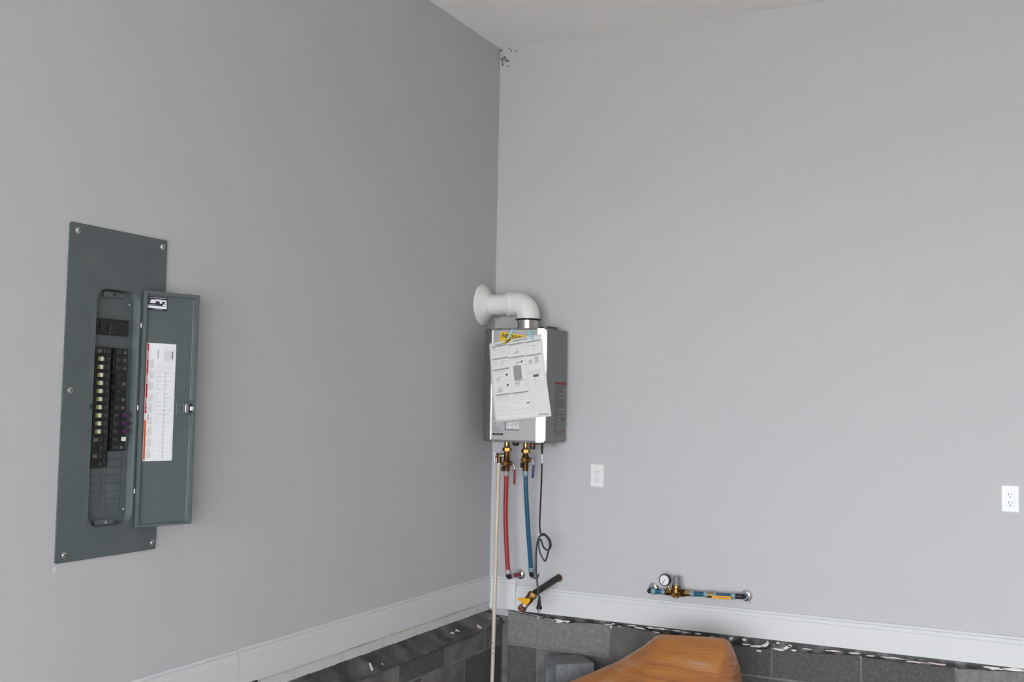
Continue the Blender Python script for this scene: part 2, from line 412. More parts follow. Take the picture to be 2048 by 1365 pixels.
LOW = [(.085, .536), (.166, .524), (.244, .517), (.334, .506), (.44, .5), (.576, .514), (.762, .515), (.891, .507), (.967, .504), (1.31, .491), (1.474, .487),
       (1.611, .494), (1.7, .496), (1.832, .505), (1.939, .502), (2.044, .5), (2.146, .5), (2.346, .506), (2.463, .514), (2.535, .519), (3.2, .51)]
def low_at(x):
    for (a, p), (b, q) in zip(LOW, LOW[1:]):
        if x <= b: return p+(q-p)*(x-a)/(b-a)
    return LOW[-1][1]
def paper_right(u, v):
    x = .087+4.2*u; zl = low_at(x)+.0025*n1(x*4, 2)
    z = .541+(zl-.541)*v
    return (x, -.0045-.0045*math.sin(math.pi*min(1, v*1.1))-.002*(n1(x*5+v*4, 1)+1), z)
prr = MB().grid(paper_right, 430, 8).build('building_paper', 'tar_paper', org=(1.2, -.005, .52), fix=False)
tag(prr, 'torn black building paper strip with white flecks below right baseboard', 'building paper')
so = prr.modifiers.new('thick', 'SOLIDIFY'); so.thickness = .001; so.offset = 1
FL = [(.415, .507, .055, .016, 0, 0), (.455, .509, .03, .012, 0, 0), (.39, .513, .02, .006, .3, 0), (.674, .519, .045, .006, .1, 1), (.70, .525, .02, .008, 0, 1), (.735, .516, .03, .004, -.1, 1),
      (.80, .526, .05, .006, 0, 1), (.84, .518, .05, .008, -.1, 0), (.90, .5265, .05, .009, 0, 0), (.95, .527, .05, .009, 0, 0), (.925, .508, .05, .005, -.05, 0),
      (1.02, .526, .04, .007, 0, 0), (1.07, .523, .05, .006, 0, 0), (1.13, .524, .03, .008, 0, 0), (1.20, .516, .03, .009, 0, 0),
      (1.292, .520, .028, .018, .4, 0), (1.355, .522, .022, .014, .2, 0), (1.36, .500, .05, .008, 0, 0), (1.41, .497, .075, .011, .05, 0), (1.45, .506, .04, .018, .5, 0), (1.462, .522, .018, .012, .9, 0),
      (1.424, .4775, .026, .009, 0, 0), (1.515, .495, .06, .008, 0, 0), (1.55, .506, .04, .014, .5, 0), (1.565, .517, .02, .012, 0, 0), (1.585, .500, .03, .009, 0, 0), (1.51, .524, .02, .01, 0, 1),
      (1.65, .512, .06, .006, 0, 1), (1.76, .517, .07, .007, 0, 1), (1.85, .519, .05, .008, .1, 1), (1.92, .515, .04, .008, 0, 1), (2.02, .517, .10, .007, 0, 1), (2.10, .511, .09, .007, 0, 1),
      (2.20, .514, .08, .006, 0, 1), (2.42, .523, .09, .012, 0, 0), (2.50, .5265, .10, .013, 0, 0), (.21, .527, .08, .003, -.09, 1), (.29, .520, .10, .003, -.09, 1), (.36, .509, .06, .003, -.1, 0)]
for cx, cz, w, h, ro, k in FL:
    flake(blob(cx, cz, w, h, 11, .45, ro), 'plaster_fleck', 'plaster_pink' if k else 'plaster_flake', prr, 'y', -.0125, .0025)

# ------------------------------------------------------------------ breaker panel
pn = thing('breaker_panel', 'grey metal breaker panel with its door open on the left wall', 'breaker panel', (0, -2.6, 1.108))
FX = .0045
outer = [(0.0, a, b) for a, b in rrect(-2.798, -2.402, 1.1083, 2.1212, .006, 3)]
OP = (-2.6865, -2.5125, 1.199, 1.937, .042)
hole0 = rrect(OP[0]-.004, OP[1]+.004, OP[2]-.004, OP[3]+.004, OP[4]+.003)
MB().ringplate(outer, [(0.0, a, b) for a, b in hole0], (FX, 0, 0)).build('cover_plate', 'panel_enamel', pn, smooth=False)
# raised door frame around the opening
fr = [(FX, a, b) for a, b in rrect(-2.7005, -2.5035, 1.1885, 1.9455, .004, 2)]
MB().ringplate(fr, [(FX, a, b) for a, b in hole0], (.0018, 0, 0)).build('door_frame', 'panel_enamel', pn, smooth=False)
# rolled rim and inner wall of the opening
loops = []
for ins, x in ((-.004, FX+.0018), (-.0005, FX+.0020), (.0025, FX-.0005), (.0050, -.010), (.0058, -.014), (.0058, -.017)):
    r = OP[4]-ins
    loops.append([(x, a, b) for a, b in rrect(OP[0]+ins, OP[1]-ins, OP[2]+ins, OP[3]-ins, max(.01, r))])
m = MB(); n = len(loops[0])
for i in range(len(loops)-1):
    m.add(loops[i]+loops[i+1], [(j, (j+1)%n, n+(j+1)%n, n+j) for j in range(n)])
m.build('opening_rim', 'panel_enamel', pn, ang=60)
# dead front with slots
MB().box(-.020, -.0155, PY0+.002, PY1-.002, PZ0+.002, PZ1-.002).build('dead_front', 'panel_enamel', pn, smooth=False)
m = MB().box(-.0155, -.0145, -2.6770, -2.6760, 1.225, 1.79).box(-.0155, -.0145, -2.5455, -2.5445, 1.225, 1.79)
m.box(-.0155, -.0140, -2.6140, -2.6055, 1.225, 1.765)
m.build('slot_rail', 'panel_enamel', pn, smooth=False)
# cover screws
m = MB().lathe((0,0,0), (1,0,0), [(.0095, 0), (.0095, .0012), (.0072, .0016), (.0060, .0042), (.0030, .0055), (.0004, .0058)], 20)
sm = m.mesh('screw', mt='screw_zinc')
ms = MB().box(.0046, .0060, -.0042, .0042, -.0008, .0008).box(.0046, .0060, -.0008, .0008, -.0042, .0042).mesh('screw_cross', mt='black_matte', smooth=False)
for y, z in ((-2.769, 2.098), (-2.424, 2.097), (-2.772, 1.617), (-2.768, 1.131), (-2.418, 1.130)):
    s = place('screw', sm, pn, (FX, y, z)); place('screw_slot', ms, s, (FX, y, z))
# mounting tabs with their screws at the top and bottom of the opening
for z, zs in ((1.921, 1), (1.213, -1)):
    tb = MB().box(-.0155, -.0065, -2.647, -2.568, z-.010, z+.008).build('mounting_tab', 'panel_enamel', pn, bevel=.002)
    MB().lathe((-.0065, -2.606, z-.001), (1,0,0), [(.0055, 0), (.0045, .003), (.001, .004)], 12).build('screw', 'black_matte' if zs > 0 else 'screw_zinc', tb)
MB().box(FX+.0018, FX+.0035, -2.6965, -2.6915, 1.562, 1.577).build('latch_slot', 'black_matte', pn)
for y, z in ((-2.535, 1.895), (-2.525, 1.245)):
    MB().lathe((-.0155, y, z), (1,0,0), [(.004, 0), (.003, .002), (.001, .003)], 10).build('rivet', 'galvanised', pn)
# main breaker
mbk = MB().box(-.0155, -.006, -2.676, -2.5445, 1.7925, 1.8415).box(-.006, -.001, -2.660, -2.578, 1.800, 1.835).build('main_breaker', 'breaker_black', pn, bevel=.0012)
MB().box(-.001, .010, -2.632, -2.611, 1.808, 1.824).build('toggle', 'black_plastic', mbk, bevel=.0015)
m = MB(); fnm = lambda a, b: (-.0008, a, b)
rect(m, fnm, -2.6075, -2.6065, 1.812, 1.822)
put_text(m, 'I', fnm, -2.589, 1.817, .002, .005); put_text(m, 'ON', fnm, -2.6085, 1.802, .006, .0035)
m.build('print', 'print_pale', mbk, fix=False, smooth=False)
m = MB(); rect(m, lambda a, b: (-.0005, a, b), -2.6255, -2.6225, 1.7945, 1.802); m.build('rating_mark', 'print_tan', mbk, fix=False, smooth=False)
MB().box(-.0155, -.0055, -2.677, -2.5440, 1.8417, 1.8425).build('edge_lip', 'bronze', mbk, smooth=False)
# branch breakers: local origin at the middle of the face, +y is the side towards the panel centre for the left column
PITCH_Z = .0249; ZTOP = 1.7545
def breaker_mesh(h, s):
    m = MB().box(-.0110, 0, -.0295, .0295, -h/2+.0006, h/2-.0006)
    m.box(0, .003, -.006, .020, -h/2+.003, h/2-.003) if s > 0 else m.box(0, .003, -.020, .006, -h/2+.003, h/2-.003)
    return m.mesh('circuit_breaker', mt='breaker_black', smooth=False)
BM = {(k, s): breaker_mesh(PITCH_Z*k, s) for k in (1, 2) for s in (1, -1)}
TG = MB().box(.0025, .0095, -.0055, .0055, -.0055, .0055).mesh('toggle', mt='toggle_grey', smooth=False)
TG2 = MB().box(.0025, .0095, -.0055, .0055, -.018, .018).mesh('toggle', mt='black_plastic', smooth=False)
BTN = MB().box(0, .0085, -.0055, .0055, -.0062, .0062).mesh('test_button', mt='button_cream', smooth=False)
BTO = MB().box(0, .0082, -.0085, -.0056, -.0062, .0062).mesh('button_side', mt='button_olive', smooth=False)
BTP = MB().box(0, .0100, -.009, .009, -.0068, .0068).mesh('test_button', mt='button_purple', smooth=False)
tick = MB(); rect(tick, lambda a, b: (.0033, a, b), -.0008, .0008, -.0052, .0052); TICK = tick.mesh('on_mark', mt='print_pale', smooth=False, fix=False)
dot = MB().lathe((.003, 0, 0), (1,0,0), [(.0016, 0), (.0012, .0007)], 8); DOT = dot.mesh('on_mark', mt='print_pale', smooth=False)
def rating(t):
    m = MB(); f = lambda a, b: (.0006, a, b)
    put_text(m, t, f, -.0072, -.005, .013, .0085, 0, .01); return m.mesh('rating_mark', mt='print_pale', smooth=False, fix=False)
R15, R20, R30, R50 = rating('15'), rating('20'), rating('30'), rating('50')
rf = MB(); rect(rf, lambda a, b: (.0005, a, b), -.0015, .0015, -.006, .006); RFL = rf.mesh('rating_flag', mt='print_tan', smooth=False, fix=False)
YL, YR, BX = -2.6445, -2.5735, -.0045
def breaker(col, row, k, style, rate=None):
    s = 1 if col == 'L' else -1; y = YL if s > 0 else YR
    zc = ZTOP-(row+k/2)*PITCH_Z
    b = place('circuit_breaker', BM[(k, s)], pn, (BX, y, zc))
    place('toggle', TG2 if k == 2 else TG, b, (BX, y+s*.0165, zc))
    for j in range(k):
        zz = zc+(k-1)*PITCH_Z/2-j*PITCH_Z
        place('on_mark', TICK if s > 0 else DOT, b, (BX, y+s*.004, zz))
    if style == 'button':
        place('test_button', BTN, b, (BX, y-s*.0105, zc)); place('button_side', BTO, b, (BX, y-s*.0105, zc))
    elif style == 'purple': place('test_button', BTP, b, (BX, y-s*.024, zc))
    elif style == 'cream': place('test_button', BTN, b, (BX, y-s*.022, zc))
    if rate:
        zz = zc+((k-1)*PITCH_Z/2 if s > 0 else -(k-1)*PITCH_Z/2)
        place('rating_mark', rate, b, (BX, y-s*.017, zz)); place('rating_flag', RFL, b, (BX, y-s*.017+(.0095 if s > 0 else -.010), zz))
breaker('L', 0, 1, 'plain', R15)
for r in range(1, 11): breaker('L', r, 1, 'button')
breaker('L', 11, 2, 'plain', R20); breaker('L', 13, 2, 'plain', R30)
for r in range(3): breaker('R', r, 1, 'plain', R15)
breaker('R', 3, 2, 'plain', R50); breaker('R', 5, 2, 'plain', R30); breaker('R', 7, 1, 'plain', R20)
for r in (8, 9, 10): breaker('R', r, 1, 'purple')
breaker('R', 11, 1, 'cream'); breaker('R', 12, 1, 'plain', R20)
FP = MB().box(-.001, .0030, -.0275, .0275, -PITCH_Z/2+.0012, PITCH_Z/2-.0012).mesh('filler_plate', mt='panel_enamel', smooth=False)
for r in range(15, 20): place('filler_plate', FP, pn, (-.0150, -2.6520, ZTOP-(r+.5)*PITCH_Z))
for r in range(13, 20): place('filler_plate', FP, pn, (-.0150, -2.5755, ZTOP-(r+.5)*PITCH_Z))
# door, swung open
UD = V((.308, .951, 0)).normalized(); ND = V((UD.y, -UD.x, 0)); HP = V((.012, -2.504, 0))
def D(u, v, nn=0.0): return HP+UD*u+V((0, 0, v))+ND*nn
DW, DZ0, DZ1 = .1945, 1.187, 1.945
m = MB()
m.ringplate([D(a, b, -.004) for a, b in ((0, DZ0), (DW, DZ0), (DW, DZ1), (0, DZ1))], [D(a, b, -.004) for a, b in ((.0105, DZ0+.008), (DW-.012, DZ0+.008), (DW-.012, DZ1-.012), (.0105, DZ1-.012))], ND*.0125)
door = m.build('door', 'panel_enamel', pn, label='grey panel door swung open', smooth=False, bevel=.0012)
m = MB().add([D(a, b, -.002) for a, b in ((.005, DZ0+.004), (DW-.006, DZ0+.004), (DW-.006, DZ1-.006), (.005, DZ1-.006))] + [D(a, b, .0) for a, b in ((.005, DZ0+.004), (DW-.006, DZ0+.004), (DW-.006, DZ1-.006), (.005, DZ1-.006))],
             [(0,3,2,1),(4,5,6,7),(0,1,5,4),(1,2,6,5),(2,3,7,6),(3,0,4,7)])
m.build('door_sheet', 'panel_enamel', door, smooth=False)
for v0, v1, ua, ub in ((1.594, 1.929, .1775, .1765), (1.198, 1.540, .1780, .1775)):
    m = MB()
    for off in (0, .0048):
        m.tube([D(ua+off, v0, .0006), D(ub+off, v1, .0006)], .0022, 8)
    m.build('stiffening_rib', 'panel_enamel', door)
# latch
MB().obox(D(.152, 1.5655, .001), UD, (0,0,1), ND, .024, .0215, .0016).build('latch_plate', 'panel_enamel', door, bevel=.001)
MB().tube([D(.1290, 1.546, .002), D(.1290, 1.585, .002)], .0022, 8).build('latch_ridge', 'panel_enamel', door)
MB().obox(D(.1450, 1.567, .0028), UD, (0,0,1), ND, .0022, .006, .0004).build('latch_slot', 'black_matte', door)
lt = MB().obox(D(.1605, 1.567, .007), UD, (0,0,1), ND, .0058, .0145, .005).build('latch', 'nickel', door, bevel=.002)
MB().obox(D(.1745, 1.567, .006), UD, (0,0,1), ND, .0055, .0125, .004).build('spring_clip', 'black_plastic', lt, bevel=.001)
MB().tube([D(.1760, 1.5605, .011), D(.1760, 1.5735, .011)], .0042, 12).build('clip_roller', 'hinge_bright', lt)
MB().tube([D(.1835, 1.5605, .009), D(.1835, 1.5735, .009)], .0022, 10).build('clip_pin', 'hinge_bright', lt)
for z in (1.8315, 1.5673, 1.3023):
    MB().box(.009, .0125, -2.5105, -2.5070, z-.0075, z+.0075).build('hinge', 'hinge_bright', door, bevel=.0008)
# navy nameplate
fn = lambda a, b: D(a, b, .0009)
lb = MB(); rect(lb, lambda a, b: D(a, b, .0004), .0115, .0825, 1.8835, 1.9275); lb = lb.build('nameplate', 'label_navy', door, fix=False, smooth=False, label='navy plate with white boxes')
m = MB()
for a0, a1, b0, b1 in ((.025, .0795, 1.9130, 1.9180), (.0215, .041, 1.9065, 1.9125), (.055, .064, 1.9065, 1.9125), (.072, .080, 1.9055, 1.9115), (.066, .080, 1.8985, 1.9045), (.014, .0805, 1.8900, 1.8975)):
    rect(m, fn, a0, a1, b0, b1)
rect(m, fn, .017, .078, 1.9235, 1.9245); rect(m, fn, .040, .060, 1.9205, 1.9213); rect(m, fn, .033, .066, 1.8865, 1.8873)
rect(m, fn, .0145, .024, 1.9150, 1.9158); rect(m, fn, .0145, .060, 1.9005, 1.9013)
m.build('print', 'print_white', lb, fix=False, smooth=False)
# circuit schedule label
m = MB(); pts = [D(a, b, .0004) for a, b in rrect(.0172, .1195, 1.3965, 1.7768, .004, 3)]
m.add(pts, [tuple(range(len(pts)))])
sl = m.build('circuit_schedule', 'label_white', door, fix=False, smooth=False, label='white circuit schedule label with red and orange edge')
m = MB(); rect(m, fn, .0190, .0250, 1.5500, 1.7740)
m.build('danger_strip', 'print_red', sl, fix=False, smooth=False)
m = MB(); rect(m, fn, .0190, .0250, 1.4010, 1.5290); m.build('warning_strip', 'print_orange', sl, fix=False, smooth=False)
f2 = lambda a, b: D(a, b, .0013)
m = MB()
for t, z, w in (('DANGER', 1.7215, .030), ('PELIGRO', 1.645, .033), ('DANGER', 1.570, .030)): put_text(m, t, f2, .0243, z, w, .0042, 90, .02)
m.add([f2(.0195, 1.562), f2(.0245, 1.559), f2(.0245, 1.565)], [(0,1,2)])
m.build('print', 'print_white', sl, fix=False, smooth=False)
m = MB(); m.add([f2(.024, 1.534), f2(.029, 1.5365), f2(.034, 1.533), f2(.033, 1.531), f2(.028, 1.534)], [(0,1,2,3,4)])
m.add([f2(.026, 1.539), f2(.033, 1.546), f2(.034, 1.545), f2(.028, 1.5385)], [(0,1,2,3)])
m.build('print', 'print_red', sl, fix=False, smooth=False)
m = MB()   # fine print blocks in pale grey
for i in range(46):
    a = .0285+.0034*(i % 5)
    b = 1.405+.0365*(i//5)
    if b < 1.765 and not 1.525 < b < 1.54: rect(m, fn, a, a+.0017, b, min(b+random.uniform(.022, .033), 1.77))
for i in range(12):
    a = .078+.003*i
    rect(m, fn, a, a+.0010, 1.715+random.uniform(0, .01), 1.715+random.uniform(.03, .05))
for i in range(9):
    a = .056+.0062*i
    rect(m, fn, a, a+.0009, 1.690+random.uniform(0, .005), 1.690+random.uniform(.012, .022))
m.build('fine_print', 'print_light', sl, fix=False, smooth=False)
m = MB()   # table rules
rect(m, fn, .0505, .0511, 1.4005, 1.6845); rect(m, fn, .1165, .1170, 1.4005, 1.6845); rect(m, fn, .0818, .0823, 1.4005, 1.6845); rect(m, fn, .0868, .0873, 1.4005, 1.6845)
for i in range(22):
    z = 1.4005+i*.0135; rect(m, fn, .0511, .1165, z, z+.0005)
m.build('table_rules', 'print_light', sl, fix=False, smooth=False)
m = MB()   # handwriting in the upper rows, printed marks and numbers
for i in range(21):
    z = 1.407+i*.0135
    if i > 7:
        for a0 in (.054, .0885):
            if random.random() < .85:
                p = [(a0+.0024*k, z+random.uniform(0, .008)) for k in range(random.randint(4, 10))]
                for (xa, za), (xb, zb) in zip(p, p[1:]): m.add([fn(xa, za), fn(xb, zb), fn(xb, zb+.0009), fn(xa, za+.0009)], [(0,1,2,3)])
    rect(m, fn, .1135, .1155, z, z+.002); rect(m, fn, .0838, .0855, z, z+.0075)
m.build('handwriting', 'print_grey', sl, fix=False, smooth=False)
m = MB()
for i in range(4): rect(m, fn, .0550, .0585, 1.7290+.0072*i, 1.7325+.0072*i)
rect(m, fn, .105, .109, 1.728, 1.752)
m.build('print', 'print_dark', sl, fix=False, smooth=False)
# paint chip marks on the wall by the panel corner
tag(MB().prism([(.0, -2.795, 1.098), (.0, -2.790, 1.099), (.0, -2.797, 1.086), (.0, -2.799, 1.088)], (.0006, 0, 0)).build('paint_chip', 'paint_chip', smooth=False), 'tiny white paint chip on wall below the breaker panel', 'paint chip')

# ------------------------------------------------------------------ water heater
wh = thing('water_heater', 'silver tankless water heater hung in the corner', 'water heater', (.262, -.15, 1.41))
HX0, HX1, HY, HF, HZ0, HZ1 = .088, .4345, -.268, -.297, 1.4135, 1.984
CX0, CX1 = .140, .388
# casing with rounded back corners and softened edges
poly = [(HX0, -.03), (HX0, HY), (HX1, HY), (HX1, -.03), (HX1-.012, -.018), (HX0+.012, -.018)]
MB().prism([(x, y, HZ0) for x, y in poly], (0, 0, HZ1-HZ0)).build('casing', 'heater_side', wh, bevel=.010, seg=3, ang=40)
# front cover: chamfered left wing, recessed centre, chamfered right wing; wing colours carry painted reflections
def wing(pts, z0, z1): return MB().prism([(x, y, z0) for x, y in pts], (0, 0, z1-z0))
wing([(HX0+.0005, HY+.001), (CX0, HY+.001), (CX0, HF), (HX0+.012, HF+.008), (HX0+.001, HY-.012)], HZ0+.004, HZ1-.004).build('front_cover_side', 'heater_side', wh, bevel=.006, seg=3, ang=50)  # dark casing metal here paints in the dim reflection on the left wing
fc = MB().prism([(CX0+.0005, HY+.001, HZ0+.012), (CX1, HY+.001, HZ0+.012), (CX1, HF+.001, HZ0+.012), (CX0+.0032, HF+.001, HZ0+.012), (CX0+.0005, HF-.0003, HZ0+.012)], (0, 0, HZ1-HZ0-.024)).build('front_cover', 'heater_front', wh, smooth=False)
# right wing: a flat bevelled face with rounded outer corners
W0, W1 = V((CX1+.0005, HF+.0005, 0)), V((HX1-.0012, HY-.0110, 0)); wd = W1-W0; wl = wd.length; wd.normalize(); wn = V((-wd.y, wd.x, 0))
rz = .020; z0_, z1_ = HZ0+.003, HZ1-.004
prof_ = [(0, z0_)]+[(wl-rz+rz*math.cos(math.radians(t)), z0_+rz+rz*math.sin(math.radians(t))) for t in range(-90, 1, 15)]+[(wl-rz+rz*math.cos(math.radians(t)), z1_-rz+rz*math.sin(math.radians(t))) for t in range(0, 91, 15)]+[(0, z1_)]
MB().prism([W0+wd*q+V((0, 0, z)) for q, z in prof_], wn*.018).build('front_cover_side', 'heater_lit_wing', wh, bevel=.0015, seg=2, ang=50)
MB().box(CX0, CX1, HY+.001, HF+.003, HZ0+.003, HZ0+.0118).box(CX0, CX1, HY+.001, HF+.003, HZ1-.0118, HZ1-.004).build('front_cover_edge', 'heater_side', wh, smooth=False)
FRY = HF+.001
ff = lambda a, b: (a, FRY-.0005, b)
fg = lambda a, b: (a, FRY-.0012, b)
# rating print on the front
m = MB()
for z, a1, h in ((1.5335, .171, .0030), (1.527, .168, .002), (1.522, .170, .002), (1.508, .170, .0015), (1.502, .172, .003), (1.4965, .168, .002), (1.490, .175, .002)):
    rect(m, ff, .152, a1, z, z+h)
for i in range(9): rect(m, ff, .152, .152+random.uniform(.035, .046), 1.4655+.0026*i, 1.4667+.0026*i)
m.build('front_print', 'print_grey', fc, fix=False, smooth=False)
m = MB(); rect(m, ff, .150, .211, 1.4475, 1.4570); bb = m.build('brand_bar', 'print_black', fc, fix=False, smooth=False)
m = MB(); rect(m, fg, .163, .197, 1.4515, 1.4530); m.build('print', 'print_grey', bb, fix=False, smooth=False)
w_ = MB().box(.226, .300, FRY-.003, FRY, 1.478, 1.515).build('status_window', 'print_light', fc, smooth=False)
MB().box(.2215, .226, FRY-.0035, FRY, 1.4745, 1.515).box(.2215, .298, FRY-.0035, FRY, 1.4735, 1.478).build('window_frame', 'print_dark', w_, smooth=False)
m = MB()
for a in (.231, .246, .251, .266, .276, .290): rect(m, lambda a, b: (a, FRY-.0034, b), a, a+.004, 1.484, 1.496)
rect(m, lambda a, b: (a, FRY-.0034, b), .249, .254, 1.503, 1.512)
m.build('print', 'print_white', w_, fix=False, smooth=False)
# yellow energy sticker, tilted
ea, eb = V((.988, 0, -.156)), V((.156, 0, .988)); eo = V((.186, 0, 1.965))
def E(a, b, k=.0006): q = eo+ea*a+eb*b; return (q.x, FRY-k, q.z)
m = MB(); rect(m, lambda a, b: E(a, b), 0, .150, -.16, 0); st = m.build('energy_sticker', 'sticker_yellow', fc, fix=False, smooth=False, label='yellow energy label with black lettering')
m = MB(); put_text(m, 'ENERGYGUIDE', lambda a, b: E(a, b, .0012), .008, -.0265, .122, .0205, 0, .035); m.build('lettering', 'print_black', st, fix=False, smooth=False)
m = MB(); rect(m, lambda a, b: E(a, b, .0012), .007, .060, -.0385, -.0325); m.build('print', 'sticker_ochre', st, fix=False, smooth=False)
# warning print on the right-hand side of the casing
fs = lambda a, b: (HX1+.0006, a, b)
m = MB(); rect(m, fs, -.173, -.032, 1.7065, 1.7185)
for z in (1.610,): rect(m, fs, -.172, -.160, z, z+.006); rect(m, fs, -.052, -.040, z, z+.006)
for z in (1.5255, 1.4700): rect(m, fs, -.178, -.152, z, z+.008); rect(m, fs, -.080, -.050, z, z+.008)
m.build('side_print', 'print_maroon', wh, fix=False, smooth=False)
m = MB()
for i in range(62):
    z = 1.699-.0040*i
    if any(abs(z-q) < .006 for q in (1.613, 1.529, 1.474)): continue
    rect(m, fs, -.172, -.172+random.uniform(.085, .13), z, z+.0019)
m.build('side_print', 'print_dark', wh, fix=False, smooth=False)
m = MB()
for z in (1.660, 1.640, 1.581, 1.566, 1.545, 1.512, 1.500, 1.487): rect(m, lambda a, b: (HX1+.0009, a, b), -.14, -.06, z, z+.0022)
m.build('side_print', 'print_light', wh, fix=False, smooth=False)
# brackets, collar and bits underneath
MB().box(.275, .36, -.030, -.012, 1.986, 1.992).obox((.345, -.02, 2.000), (1,0,-.12), (0,0,1), (0,1,0), .030, .008, .0015).build('wall_bracket', 'bracket_steel', wh, smooth=False)
MB().tube([(.290, -.05, 1.984), (.293, -.05, 2.003), (.305, -.045, 2.004)], .005, 8).build('cable_clip', 'black_plastic', wh)
MB().lathe((.130, -.20, 1.983), (0,0,1), [(.013, 0), (.012, .006), (.004, .008)], 14).build('plug', 'black_plastic', wh)
MB().box(.325, .380, -.05, -.0475, 1.388, 1.415).box(.30, .38, -.05, -.015, 1.410, 1.414).build('lower_bracket', 'galvanised', wh, smooth=False)
MB().lathe((.130, -.245, 1.4140), (0,0,-1), [(.011, 0), (.010, .006), (.003, .008)], 14).build('screw', 'galvanised', wh)
VX, VY = .262, -.14
MB().lathe((VX, VY, 1.982), (0,0,1), [(.060, 0), (.060, .004), (.0535, .006), (.0535, .050)], 36).build('flue_collar', 'stainless', wh)
dr = MB().lathe((.331, -.205, 1.4140), (0,0,-1), [(.013, 0), (.013, .012), (.0145, .013), (.0145, .030), (.012, .033)], 16).build('drain_plug', 'black_plastic', wh)
MB().lathe((.331, -.205, 1.4060), (0,0,-1), [(.0150, 0), (.0150, .008)], 16).build('seal', 'handle_red', dr)
MB().lathe((.230, -.19, 1.4140), (0,0,-1), [(.018, 0), (.018, .012), (.012, .020)], 16).build('grommet', 'black_plastic', wh)
MB().obox((.312, -.13, 1.405), (1,0,0), (0,1,0), (0,0,1), .024, .012, .006).build('terminal_cover', 'print_grey', wh, bevel=.003)

# ------------------------------------------------------------------ vent pipe
vp = thing('vent_pipe', 'white elbow vent pipe running from heater top into the left wall', 'vent pipe', (VX, VY, 2.03))
ZC = 2.1185
MB().lathe((.0, VY, ZC), (1,0,0), [(.106, 0), (.109, .002), (.108, .006), (.101, .011), (.088, .019), (.074, .031), (.062, .046), (.0565, .050)], 48).build('wall_flange', 'vent_white', vp, ang=60)
MB().lathe((.0, VY, ZC), (1,0,0), [(.0535, .03), (.0535, .20)], 40).build('straight_pipe', 'vent_white', vp)
Rr = .063
path = [(.158, VY, ZC), (VX-Rr, VY, ZC)]+[(VX-Rr+Rr*math.sin(a), VY, ZC-Rr+Rr*math.cos(a)) for a in [math.pi/2*i/14 for i in range(1, 15)]]+[(VX, VY, 2.040)]
MB().tube(path, .0605, 40).build('elbow', 'vent_white', vp, ang=50)
MB().lathe((.1545, VY, ZC), (1,0,0), [(.0600, 0), (.0665, .001), (.0665, .010), (.0615, .012)], 40).build('elbow_bead', 'vent_white', vp)
MB().lathe((VX, VY, 2.0335), (0,0,1), [(.0610, 0), (.0640, .002), (.0640, .006), (.0600, .008)], 40).build('gasket', 'rubber', vp)

# ------------------------------------------------------------------ instruction sheet taped to the heater
TL, TR, BRc, BLc = (.120, 1.905), (.413, 1.952), (.477, 1.548), (.172, 1.512)
def S(a, b, k=0.0):
    x = (TL[0]*(1-a)+TR[0]*a)*(1-b)+(BLc[0]*(1-a)+BRc[0]*a)*b
    z = (TL[1]*(1-a)+TR[1]*a)*(1-b)+(BLc[1]*(1-a)+BRc[1]*a)*b
    y = -.3015-.010*math.sin(math.pi*min(1, b*1.05))*(.5+.5*math.sin(math.pi*a))-.006*b
    cl = max(0, 1-a/.10)*max(0, 1-b/.55)
    y += .004*cl*cl; x += .003*cl*cl+.0015*math.sin(b*5)*(1-a)
    return V((x, y-k, z))
sh = thing('instruction_sheet', 'white printed instruction sheet hanging crooked on the heater front', 'sheet', (.29, -.302, 1.73))
sheet = MB().grid(lambda a, b: S(a, b), 24, 24).build('paper', 'paper_white', sh, fix=False)
so = sheet.modifiers.new('thick', 'SOLIDIFY'); so.thickness = .0004; so.offset = 0
P1 = lambda a, b: S(a, b, .0010)
C1, C2, C3 = (.055, .355), (.375, .665), (.685, .965)
m = MB()
for (a0, a1), b in ((C1, .046), (C2, .058), (C3, .064), (C1, .205), (C2, .222), (C3, .230), (C1, .342), (C1, .660), (C2, .662)):
    rect(m, P1, a0, a1, b, b+.0175, 6)
m.build('heading_bar', 'print_grey', sheet, fix=False, smooth=False)
m = MB()
for a in (.050, .360, .367, .672, .680, .970):
    for i in range(16): rect(m, P1, a, a+.0025, .046+i*.055, .046+(i+1)*.055)
rect(m, P1, .05, .97, .923, .9255, 12); rect(m, P1, .685, .965, .565, .568, 4); rect(m, P1, .685, .965, .415, .417, 4)
for i in range(24): rect(m, P1, .69, .96, .585+i*.014, .5862+i*.014, 3)
for a in (.73, .79, .84, .90): rect(m, P1, a, a+.0015, .585, .915)
for a0, a1, b0, b1 in ((.08, .19, .09, .115), (.21, .33, .085, .11), (.08, .18, .14, .16), (.21, .33, .13, .155), (.08, .17, .25, .30), (.08, .33, .37, .395), (.08, .33, .49, .51), (.07, .34, .69, .72), (.07, .34, .735, .755),
                       (.40, .65, .082, .10), (.07, .34, .82, .835), (.07, .33, .85, .862), (.07, .30, .875, .885), (.39, .64, .255, .262), (.70, .94, .43, .47), (.70, .95, .475, .485), (.39, .50, .78, .80), (.39, .64, .87, .885)):
    nb = max(1, int((b1-b0)/.0075))
    for i in range(nb): rect(m, P1, a0, a1-random.uniform(0, .03), b0+i*.0075, b0+i*.0075+.003, 3)
m.build('text_lines', 'print_light', sheet, fix=False, smooth=False)['kind'] = 'stuff'
m = MB()
for b in (.690, .702, .728): rect(m, P1, .385, random.uniform(.53, .65), b, b+.0035, 4)
rect(m, P1, .45, .60, .757, .760, 3)
